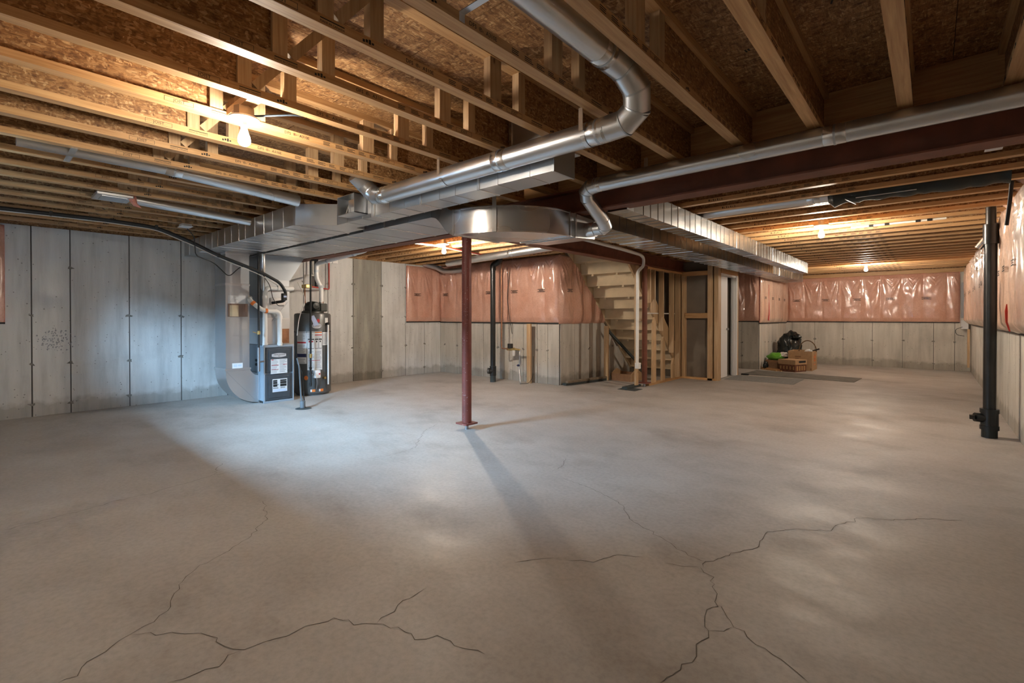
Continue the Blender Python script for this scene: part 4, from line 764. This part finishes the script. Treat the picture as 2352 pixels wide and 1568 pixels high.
insul('pale bulging insulation film along the right wall behind the black pipe',(XR,1.6),(0,1),12.6,(-1,0),1.06,2.33,.125,M['pinkpale'],7,pillow=1.2,fold=1.8,step=.022)
insul('pink edge of insulation at the far left of the left wall',(XL,YB+.05),(0,1),.87,(1,0),1.15,2.31,.05,M['pink'],8,marks=False)
tag(MB().tube([( -2.93,12.65,2.0),(-2.925,12.66,1.6),(-2.92,12.65,1.3),(-2.92,12.6,1.14)],[.004,.006,.012,.018],6).build('red_tape_strip',M['red_tape'],None,True),'long red tape strip hanging on the alcove insulation','tape')
tag(MB().tube([(XR-.185,5.76,1.33),(XR-.185,5.79,1.27),(XR-.18,5.83,1.18),(XR-.15,5.96,1.10)],[.003,.010,.008,.006],6).build('red_tape_strip',M['red_tape'],None,True),'red tape patch on the right wall film near the frame edge','tape')
# stuffed film pockets at the joist ends along the right wall
y=4.6;k=0
while y<14.4:
    r_=random.Random(k); mb=MB(); vs=[];fs=[]; nn=9
    for j in range(nn):
        for i in range(nn):
            a=i/(nn-1);q=j/(nn-1); d=.02+(.16+.05*noise.noise((a*3+k,q*3,k)))*math.sin(PI*min(1,max(0,a)))**.5*(math.sin(PI*q*.5+.3)); vs.append((XR+.03-d,y+.33*a,ZJ-.03+.30*q))
    for j in range(nn-1):
        for i in range(nn-1): fs.append((j*nn+i,(j+1)*nn+i,(j+1)*nn+i+1,j*nn+i+1))
    o=MB().add(vs,fs).build('rim_insulation',M['pinkpale'],None,True); so=o.modifiers.new('s','SOLIDIFY'); so.thickness=.02
    tag(o,'film-wrapped insulation stuffed between joist ends, %s pocket along the right wall'%ordn[k],'insulation','insulation pockets at the joist ends'); y+=.398;k+=1
# ================================================================== meter corner
def stack(x,y,r,top,label,cz):
    t=thing('drain_stack',label,'pipe',(x,y,0),'black drain stacks')
    return t
t=stack(-6.20,6.50,.05,2.1,'tall black drain pipe with cleanout against the back wall',.2)
MB().tube([(-6.20,6.50,.10),(-6.20,6.50,2.16)],.049,22).build('pipe',M['abs'],t,True); MB().tube([(-6.20,6.50,0),(-6.20,6.50,.12)],.053,22).build('base_coupling',M['slate'],t,True)
MB().tube([(-6.20,6.50,.12),(-6.20,6.50,.30)],.062,22).build('wye_fitting',M['abs'],t,True); c=MB().tube([(-6.20,6.50,.20),(-6.24,6.41,.215)],.055,20).build('cleanout_cap',M['abs'],t,True)
MB().bar((-6.238,6.408,.20),(-6.238,6.406,.235),.012,.004).build('cap_mark',M['white'],c)
MB().tube(rpath([(-6.20,6.50,2.10),(-6.20,6.50,2.20),(-6.08,6.56,2.26),(-6.07,6.56,2.45)],.09),.056,20).build('offset_elbow',M['abs'],t,True)
p=pipe('water_pipe','copper service pipe rising from the water meter beside the black stack','pipe',[(-6.09,6.62,2.32),(-6.09,6.62,.63),(-5.96,6.70,.625)],.012,'copper',.03,8)
t=thing('water_meter','small brass water meter with black register on the back wall','water meter',(-5.95,6.72,.6))
MB().tube([(-6.02,6.70,.62),(-5.86,6.73,.62)],.028,14).build('meter_body',M['brass'],t,True); MB().tube([(-5.95,6.71,.64),(-5.95,6.71,.72)],.052,18).build('register',M['rubber'],t,True); MB().tube([(-5.86,6.73,.62),(-5.74,6.76,.61)],.018,10).build('tail_piece',M['brass'],t,True); MB().tube([(-5.87,6.72,.60),(-5.87,6.72,.50)],.03,12).build('backflow_cup',M['paper'],t,True)
p=pipe('water_pipe','grey supply pipe from the meter curving down to the floor','pipe',[(-5.74,6.76,.61),(-5.72,6.72,.55),(-5.72,6.70,.30),(-5.62,6.62,.02),(-5.60,6.60,.0)],.014,'steel',.06,8); MB().tube([(-5.72,6.69,.33),(-5.72,6.66,.33)],.02,8).bar((-5.74,6.65,.33),(-5.68,6.65,.34),.015,.01).build('stop_valve',M['blue'],p,True)
tag(MB().box((-5.625,6.80,0),(-5.535,6.84,1.10)).build('wood_post',M['lz'],None,bevel=.002,origin=(-5.58,6.82,0)),'upright bare two-by-four fixed to the back wall beside the water meter','post')
tag(MB().tube(rpath([(-6.12,6.92,2.3),(-6.11,6.80,1.6),(-6.09,6.86,1.15),(-6.07,6.9,.9)],.1),.006,6).build('ground_wire',M['rubber'],None,True),'thin dark wire hanging over the pink insulation beside the stack','cable')
tag(MB().tube(rpath([(-5.50,6.84,.5),(-5.46,6.78,.12),(-5.5,6.70,.01),(-5.62,6.6,.008)],.05),.004,6).build('loose_wire',M['rubber'],None,True),'thin loose wire at the foot of the meter-corner post','cable')
pipe('pex_line','white plastic water line crossing the joists to the lit bulb','pipe',[(-5.78,3.95,2.315),(-5.72,4.78,2.315),(-6.05,6.2,2.315)],.011,'pexw',.05,8,'plastic lines under the meter corner joists')
pipe('pex_line','red plastic water line beside the white one under the joists','pipe',[(-5.74,3.95,2.318),(-5.68,4.78,2.318),(-6.0,6.2,2.318)],.010,'pex',.05,8,'plastic lines under the meter corner joists')
pipe('pex_line','red plastic line running toward the stairs above the pink insulation','pipe',[(-6.05,6.2,2.31),(-5.2,6.35,2.31),(-4.2,6.2,2.31)],.012,'pex',.05,8,'plastic lines under the meter corner joists')
pipe('pex_line','white plastic line running toward the stairs above the pink insulation','pipe',[(-6.05,6.1,2.30),(-5.2,6.12,2.30),(-4.3,5.95,2.30)],.012,'pexw',.05,8,'plastic lines under the meter corner joists')
# ================================================================== stairs and stud walls
t=thing('staircase','cream-painted stair seen from below, rising behind the white pipe','stairs',(-4.43,9.5,0))
xa,xb=-4.93,-3.90
for i in range(-1,11):
    b=2.239-.207*i; y=7.33+.222*i
    MB().box((xa,y-.012,b),(xb,y+.01,b+.182)).build('riser',M['cream'],t,bevel=.002)
    MB().box((xa,y-.02,b-.026),(xb,y+.25,b)).build('tread',M['cream'],t,bevel=.003)
    if i<10: 
        for xx in(xa+.25,xa+.75): MB().box((xx-.02,y+.002,b-.06),(xx+.02,y+.02,b-.026)).build('wedge',M['cream'],t)
def stringer(x,m):
    P=[(x,7.0,2.52),(x,7.0,2.28)]; z=lambda y:2.20-.93*(y-7.33)
    P=[(x,6.95,z(6.95)),(x,9.66,max(.03,z(9.66))),(x,9.95,.0),(x,9.95,.16),(x,6.95,z(6.95)+.36)]
    return MB().prism(P,(.04,0,0)).build('stringer',M[m],t)
stringer(-4.975,'cream'); stringer(-3.90,'lz')
MB().bar((-4.97,7.05,2.44),(-4.97,9.0,.62),.02,.05,(1,0,0)).build('edge_strip',M['wood_d'],t)
# posts and lumber
tag(MB().box((-4.76,8.10,0),(-4.67,8.14,1.05)).build('wood_post',M['lz'],None,bevel=.002,origin=(-4.71,8.12,0)),'short bare two-by-four propping the foot of the stair slope','post')
tag(MB().box((-3.865,7.60,.04),(-3.83,7.69,2.12)).build('wood_post',M['lz'],None,bevel=.002,origin=(-3.85,7.64,0.04)),'tall wood stud just behind the white pipe','post')
tag(MB().box((-3.98,7.22,.003),(-3.66,7.50,.006)).box((-3.94,7.30,.006),(-3.84,7.80,.04)).build('sill_gasket',M['slate'],None),'dark membrane scrap and plank under the stud at the white pipe','scrap')
tag(MB().bar((-4.90,6.98,.025),(-4.74,8.12,.025),.09,.04).build('lumber_plank',M['slate'],None),'dark plank lying along the stair wall base, beneath another','plank','planks at the stair wall base')
tag(MB().bar((-4.86,7.0,.064),(-4.72,8.1,.064),.06,.036).build('lumber_plank',M['wood_d'],None),'weathered plank lying on top of the dark one by the stair wall','plank','planks at the stair wall base')
tag(MB().bar((-4.80,8.25,1.0),(-4.42,9.2,.10),.03,.05,(0,.6,.6)).build('leaning_board',M['slate'],None),'dark board leaning under the stair beside the short post','board')
t=thing('cardboard_box','flat open cardboard box under the stairs beside the white pipe','box',(-4.45,8.35,0)); MB().box((-4.66,8.22,0),(-4.24,8.62,.012)).build('bottom',M['cardd'],t); MB().box((-4.66,8.20,0),(-4.24,8.21,.14)).build('side',M['cardd'],t); MB().box((-4.66,8.62,0),(-4.24,8.63,.14)).build('side',M['cardd'],t); MB().prism([(-4.66,8.2,0),(-4.66,8.63,0),(-4.66,8.63,.14),(-4.66,8.42,.22),(-4.66,8.2,.14)],(.01,0,0)).build('flap',M['card'],t); MB().prism([(-4.24,8.2,0),(-4.24,8.63,0),(-4.24,8.63,.14),(-4.24,8.42,.24),(-4.24,8.2,.14)],(.01,0,0)).build('flap',M['card'],t)
p=pipe('drain_pipe','long white plastic pipe with a kink, running down before the stairs','pipe',[(-3.60,4.6,2.315),(-3.64,6.0,2.30),(-3.66,6.75,2.29),(-3.675,7.44,2.27),(-3.675,7.56,2.23),(-3.675,7.56,2.09),(-3.675,7.34,1.98),(-3.675,7.33,.40)],.026,'pvc',.07,16)
MB().box((-3.71,7.31,.36),(-3.635,7.39,.46)).build('end_clamp',M['pvc'],p,bevel=.008)
t=thing('stud_wall','bare wood stud wall under the stair side, studs notched along the slope','wall frame',(-3.8,8.7,0))
MB().box((-3.845,7.95,.0),(-3.755,9.55,.038)).build('bottom_plate',M['ly'],t); MB().box((-3.845,7.90,2.075),(-3.755,9.55,2.113)).build('top_plate',M['ly'],t)
for y in(8.0,8.19,8.55,9.02): MB().box((-3.845,y-.019,max(.05,2.10-.93*(y-7.33))),(-3.755,y+.019,2.075)).build('stud',M['lz'],t)
for y in(8.19,8.58,9.04): 
    zt_=1.92-.93*(y-7.33); MB().prism([(-3.80,y-.06,.038),(-3.80,y+.06,.038),(-3.80,y+.06,zt_),(-3.80,y,zt_+.10),(-3.80,y-.06,zt_-.02)],(.038,0,0)).build('short_stud',M['lz'],t)
for y in(9.30,9.46): MB().box((-3.845,y-.019,.038),(-3.755,y+.019,2.075)).build('stud',M['lz'],t)
MB().box((-3.86,8.0,1.28),(-3.85,9.4,1.30)).build('brace_strip',M['cable_w'],t)
t=thing('closet_wall','framed closet wall with brown board backing and a middle cross block','wall frame',(-3.45,9.45,0))
MB().box((-3.755,9.50,0),(-3.07,9.515,2.12)).build('backing_board',M['dry'],t)
MB().box((-3.755,9.41,.0),(-3.09,9.50,.038)).build('bottom_plate',M['lx'],t); MB().box((-3.755,9.41,2.04),(-3.25,9.50,2.12)).build('top_plate',M['lx'],t); MB().box((-3.70,9.41,1.20),(-3.25,9.50,1.30)).build('cross_block',M['lx'],t)
MB().box((-3.755,9.41,.038),(-3.69,9.50,2.04)).build('stud',M['lz'],t); MB().box((-3.25,9.41,.0),(-3.16,9.50,2.31)).build('corner_post',M['lz'],t); MB().box((-3.13,9.42,.0),(-3.05,9.56,2.30)).build('corner_post',M['lz'],t)
t=tag(thing('door_frame','white doorway frame with white door leaf beside the closet posts','door',(-3.08,10.15,0)))
MB().box((-3.17,9.60,0),(-3.07,9.64,2.10)).build('near_jamb',M['lz'],t); MB().box((-3.17,10.56,0),(-3.07,10.60,2.06)).box((-3.14,10.53,0),(-3.10,10.56,2.04)).build('far_jamb',M['doorw'],t,bevel=.003); MB().box((-3.07,10.57,0),(-3.055,10.63,2.10)).build('casing',M['doorw'],t)
MB().box((-3.17,9.64,2.04),(-3.07,10.60,2.08)).build('head_jamb',M['doorw'],t); MB().box((-3.18,9.60,2.08),(-3.05,10.66,2.18)).build('header',M['lx'],t); MB().box((-3.18,10.63,0),(-3.05,10.67,2.18)).build('stud',M['lz'],t)
d=MB().box((-3.17,9.645,.01),(-3.13,10.22,2.035)).build('door_slab',M['doorw'],t,bevel=.003); MB().tube([(-3.13,10.17,.98),(-3.09,10.17,.98)],.022,12).build('door_knob',M['steel'],d,True)
tag(MB().box((-4.98,10.67,0),(-3.06,10.72,2.33)).box((-4.98,9.57,0),(-3.18,9.62,2.33)).build('wall_partition',M['dry']),kind='structure')
# ================================================================== right room
t=stack(.44,6.86,.055,2.3,'thick black drain pipe with side cleanout at the right wall',.2); X,Y=.447,6.83
MB().tube([(X,Y,.26),(X,Y,2.16)],.050,26).build('pipe',M['abs'],t,True); MB().tube([(X,Y,0),(X,Y,.13)],.062,24).build('base_sleeve',M['wrap'],t,True); MB().tube([(X,Y,.10),(X,Y,.28)],.068,26).build('wye_fitting',M['abs'],t,True)
for z in(.10,.27): MB().tube([(X,Y,z-.02),(X,Y,z+.02)],.074,26).build('hub',M['abs'],t,True)
c=MB().tube([(X,Y,.19),(X-.11,Y-.05,.20)],.045,20).build('cleanout',M['abs'],t,True); MB().box((X-.15,Y-.09,.18),(X-.11,Y-.03,.22)).build('cleanout_plug',M['abs'],c)
MB().tube([(X,Y,1.96),(X,Y,2.16)],.060,26).build('expansion_coupling',M['abs'],t,True); MB().tube([(X,Y,2.16),(X,Y,2.45)],.04,20).build('reducer',M['abs'],t,True); MB().tube([(X-.01,Y,2.05),(X-.09,Y+.03,1.93)],.034,18).build('side_branch',M['foil'],t,True)
tag(MB().tube([(.50,5.75,2.38),(.49,5.78,2.2),(.475,5.82,2.0)],.014,10).build('hanging_hose',M['rubber'],None,True),'short black hose end hanging by the right wall film','hose')
pipe('pex_line','white plastic pipe with black clips under the joists right of a bulb','pipe',[(-.75,7.17,2.3205),(.0,7.165,2.3205),(.12,7.165,2.3205)],.012,'pexw',.03,8,None,[((-.55,7.169,2.3205),(1,0,0)),((-.4,7.168,2.3205),(1,0,0)),((-.12,7.165,2.3205),(1,0,0)),((-.02,7.165,2.3205),(1,0,0))],'rubber')
tag(MB().box((.26,4.36,2.326),(.345,4.50,2.3325)).build('paper_sheet',M['paper']),'blank white paper stapled under a joist beside the long beam','paper')
t=thing('electrical_panel','narrow grey electrical boxes and cables in the far right corner','electrical box',(.58,14.7,1.2)); MB().box((.50,14.66,1.2),(.58,14.78,2.0)).build('conduit_chase',M['grey'],t); MB().box((.50,14.64,.95),(.62,14.78,1.15)).build('junction_box',M['paper'],t,bevel=.005); MB().box((.60,14.6,.1),(.64,14.7,.95)).build('backing_stud',M['lz'],t); MB().tube(rpath([(.52,14.6,1.0),(.40,14.62,.95),(.42,14.62,.82),(.55,14.6,.8)],.08),.005,6).build('wire',M['rubber'],t,True)
# floor mats
m1=MB().prism([(-3.06,9.79,.001),(-1.868,9.815,.001),(-1.866,10.78,.001),(-3.05,10.56,.001)],(0,0,.006))
for k in range(11): m1.bar((-3.05,9.86+.07*k,.008),(-1.87,9.89+.082*k,.008),.02,.003)
tag(m1.build('door_mat',M['mat_g']),'pale grey ribbed mat on the floor before the white doorway','mat')
tag(MB().prism([(-3.05,10.90,.001),(-1.078,10.90,.001),(-1.03,11.69,.001),(-3.0,11.9,.001)],(0,0,.008)).build('carpet_runner',M['mat_s']),'long dark speckled carpet runner in front of the boxes','mat')
# stored things
random.seed(9)
def blob(name,c,rx,ry,rz,m,seed,rough=.25,parent=None,n=28,flat=True):
    vs=[];fs=[];k=n//2
    for j in range(k+1):
        th=PI*j/k
        for i in range(n):
            ph=2*PI*i/n; d=Vector((math.sin(th)*math.cos(ph),math.sin(th)*math.sin(ph),math.cos(th)))
            q=1+rough*noise.noise(d*1.6+Vector((seed,0,0)))+rough*.45*noise.noise(d*4.5+Vector((0,seed,0)))+rough*.3*abs(noise.noise(d*9))
            p=Vector((c[0]+rx*q*d.x,c[1]+ry*q*d.y,c[2]+rz*q*d.z))
            if flat: p.z=max(p.z,c[2]-rz*.86)
            vs.append(p)
    for j in range(k):
        for i in range(n): fs.append((j*n+i,(j+1)*n+i,(j+1)*n+(i+1)%n,j*n+(i+1)%n))
    return MB().add(vs,fs).build(name,M[m],parent,True,origin=(c[0],c[1],c[2]-rz*.86) if not parent else None)
t=thing('garbage_bag','big black plastic garbage bag slumped against the alcove wall','bag',(-2.66,13.46,0)); blob('bag_body',(-2.66,13.46,.385),.30,.27,.45,'bag',3,.3,t,40); blob('tied_neck',(-2.48,13.36,.74),.10,.09,.06,'bag',8,.5,t,16,False)
t=thing('carton','plain brown cardboard carton under the green bag','box',(-2.8,12.7,0)); MB().box((-2.96,12.50,0),(-2.62,12.84,.205)).build('body',M['cardd'],t,bevel=.003); MB().bar((-2.62,12.50,.2),(-2.55,12.47,.19),.3,.006,(0,0,1)).build('flap',M['card'],t)
t=thing('green_bag','bright green bag with white cloth resting on the brown carton','bag',(-2.75,12.66,.205)); blob('bag_body',(-2.77,12.64,.285),.17,.14,.095,'green',5,.25,t); blob('cloth',(-2.62,12.66,.33),.10,.09,.06,'paper',6,.4,t,20)
t=thing('patterned_carton','small dark patterned carton with a loose lid, in front of the others','box',(-2.38,12.25,0)); Rz=Matrix.Rotation(R(-22),4,'Z')
def rbox(a,b,name,m,par,bev=.003):
    c=Vector((-2.36,12.30,0)); mb=MB().box(a,b); mb.v=[Rz@v+c for v in mb.v]; return mb.build(name,M[m],par,bevel=bev)
rbox((-.19,-.20,0),(.19,.20,.16),'body','cardf',t); l=rbox((-.20,-.21,.16),(.20,.21,.265),'lid','card',t); rbox((.201,-.08,.20),(.203,.16,.245),'printed_panel','black',l,0)
for k in range(5): rbox((-.16+.075*k,-.203,.05),(-.13+.075*k,-.2,.12),'printed_flower','gold',t,0)
for k in range(4): rbox((.19,-.15+.085*k,.03),(.193,-.10+.085*k,.13),'printed_flower','gold',t,0)
t=thing('moving_box','large tan cardboard box holding a wicker basket, by the far wall','box',(-2.25,12.87,0))
for a,b,nm in(((-2.50,12.56,0),(-2.49,13.17,.44),'side'),((-2.03,12.56,0),(-2.02,13.17,.44),'side'),((-2.49,12.56,0),(-2.03,12.57,.44),'side'),((-2.49,13.16,0),(-2.03,13.17,.44),'side'),((-2.49,12.57,0),(-2.03,13.16,.01),'bottom')): MB().box(a,b).build(nm,M['card'],t)
mk=MB(); mk.box((-2.02,12.78,.20),(-2.0195,12.98,.24)); mk.box((-2.02,12.78,.28),(-2.0195,12.98,.32)); mk.box((-2.02,12.78,.20),(-2.0195,12.82,.36)); mk.box((-2.02,12.94,.20),(-2.0195,12.98,.36)); mk.box((-2.02,12.80,.12),(-2.0195,12.96,.14)); mk.build('orange_print',M['orange'],t)
mk=MB(); mk.box((-2.36,12.5597,.30),(-2.24,12.56,.33)); mk.box((-2.36,12.5597,.26),(-2.28,12.56,.28)); mk.box((-2.06,12.5597,.02),(-2.03,12.56,.06)); mk.build('brown_print',M['cardd'],t)
t=thing('wicker_basket','wicker basket with a tall arched handle inside the tan box','basket',(-2.19,12.9,.30)); MB().lathe((-2.19,12.9,.05),[(.12,0),(.165,.30),(.17,.36),(.16,.36),(.15,.30),(.11,.02)],24).build('bowl',M['wicker'],t,True)
MB().tube(arc((-2.165,12.9,.42),.175,0,PI,18,(1,0,0),(0,0,1.45)),.011,8).build('handle',M['wicker'],t,True)
tag(MB().tube([(-2.16,12.95,.40),(-1.93,12.85,.49)],[.014,.018],8).build('umbrella_handle',M['rubber'],None,True),'dark stick handle poking out of the tan box','handle')
blob('crumpled_cloth',(-2.12,12.72,.43),.07,.06,.05,'paper',4,.4,None,16); tag(bpy.data.objects['crumpled_cloth'],'crumpled white cloth at the top of the tan box','cloth')
for k,(a,b,z) in enumerate((((-3.10,12.35,.0),(-2.52,12.02,.0),.012),((-3.06,12.28,.0),(-2.62,12.03,.0),.012),((-3.05,12.36,.0),(-2.58,12.10,.0),.034))):
    tag(MB().bar(Vector(a)+Vector((0,0,z+.0)),Vector(b)+Vector((0,0,z)),.04,.02).build('wood_strip',M['lx'],None),['thin wood strip lying nearest the runner before the brown carton','short wood strip lying on the floor under the other strips','wood strip lying on top of the other strips by the carton'][k],'plank','wood strips beside the cartons')
blob('small_dark_bag',(-3.05+.14,12.3,.09),.06,.07,.10,'bag',12,.3,None,16); tag(bpy.data.objects['small_dark_bag'],'small dark bundle at the alcove wall corner','bag')
tag(MB().box((-3.02,10.76,.0),(-2.88,10.84,.03)).build('door_wedge',M['rubber'],None,bevel=.008),'small black wedge on the floor beside the doorway','wedge')
# ================================================================== light fixtures
def bulb_light(x,y,z,label,watt):
    t=thing('bulb_fixture',label,'light',(x,y,z-.2),'bare bulb ceiling lights')
    MB().lathe((x,y,z-.004),[(.05,.052),(.052,.05),(.052,.0)],8).build('octagon_box',M['box_oct'],t)
    MB().lathe((x,y,z-.03),[(.045,.026),(.074,.022),(.076,.012),(.04,.004),(.026,0)],28).build('lampholder',M['porc'],t,True)
    MB().tube([(x,y,z-.05),(x,y,z-.03)],.022,18).build('socket',M['porc'],t,True)
    pr=[(.0,-.158),(.012,-.157),(.022,-.151),(.0295,-.140),(.031,-.126),(.028,-.108),(.020,-.085),(.0155,-.068),(.015,-.048)]
    MB().lathe((x,y,z),pr,24).build('bulb',glow('bulb_glow',(1.0,.87,.71),watt/(PI*.0135)),t,True)
    MB().bar((x-.03,y-.03,z-.022),(x-.035,y-.035,z-.035),.006,.006).build('pull_chain_stub',M['steel'],t)
    return t
bulb_light(-2.80,.985,2.305,'bare bulb fixture at upper left, brightest, wired along the joist',18)
bulb_light(-5.52,4.72,2.333,'bare bulb fixture under joists in the meter corner',42)
bulb_light(-1.0,6.775,2.333,'bare bulb fixture in the right room, nearer one with starburst',38)
bulb_light(-1.03,12.33,2.333,'bare bulb fixture before the far end wall',31)
tag(MB().tube(rpath([(-2.80,1.03,2.322),(-2.66,1.20,2.345),(-2.632,1.35,2.365),(-2.628,1.55,2.357),(-2.628,1.75,2.362),(-2.625,1.82,2.40)],.05),.006,8).build('lamp_cable',M['cable_b'],None,True),'thin blue-grey cable stapled to the joist from the upper-left bulb','cable')
tag(MB().box((-2.975,.955,2.35),(-2.62,1.02,2.388)).build('blocking_piece',M['lx']),'small wood block bridging beside the upper-left bulb','wood block')

# faded stamp strokes on the underside of the subfloor
ce=bpy.data.objects['ceiling']
for (x,y,n_) in((-.34,2.55,14),(-.75,2.72,10),(.02,2.2,16),(.10,2.75,9)):
    mk=MB(); px=x
    for k in range(n_):
        w_=random.uniform(.004,.012); h_=random.uniform(.015,.045); mk.bar((px,y,ZD-.0006),(px+random.uniform(-.01,.012),y+h_,ZD-.0006),w_,.0008); px+=random.uniform(.014,.03)
    tag(mk.build('faded_stamp',M['black'],ce),kind='stuff')
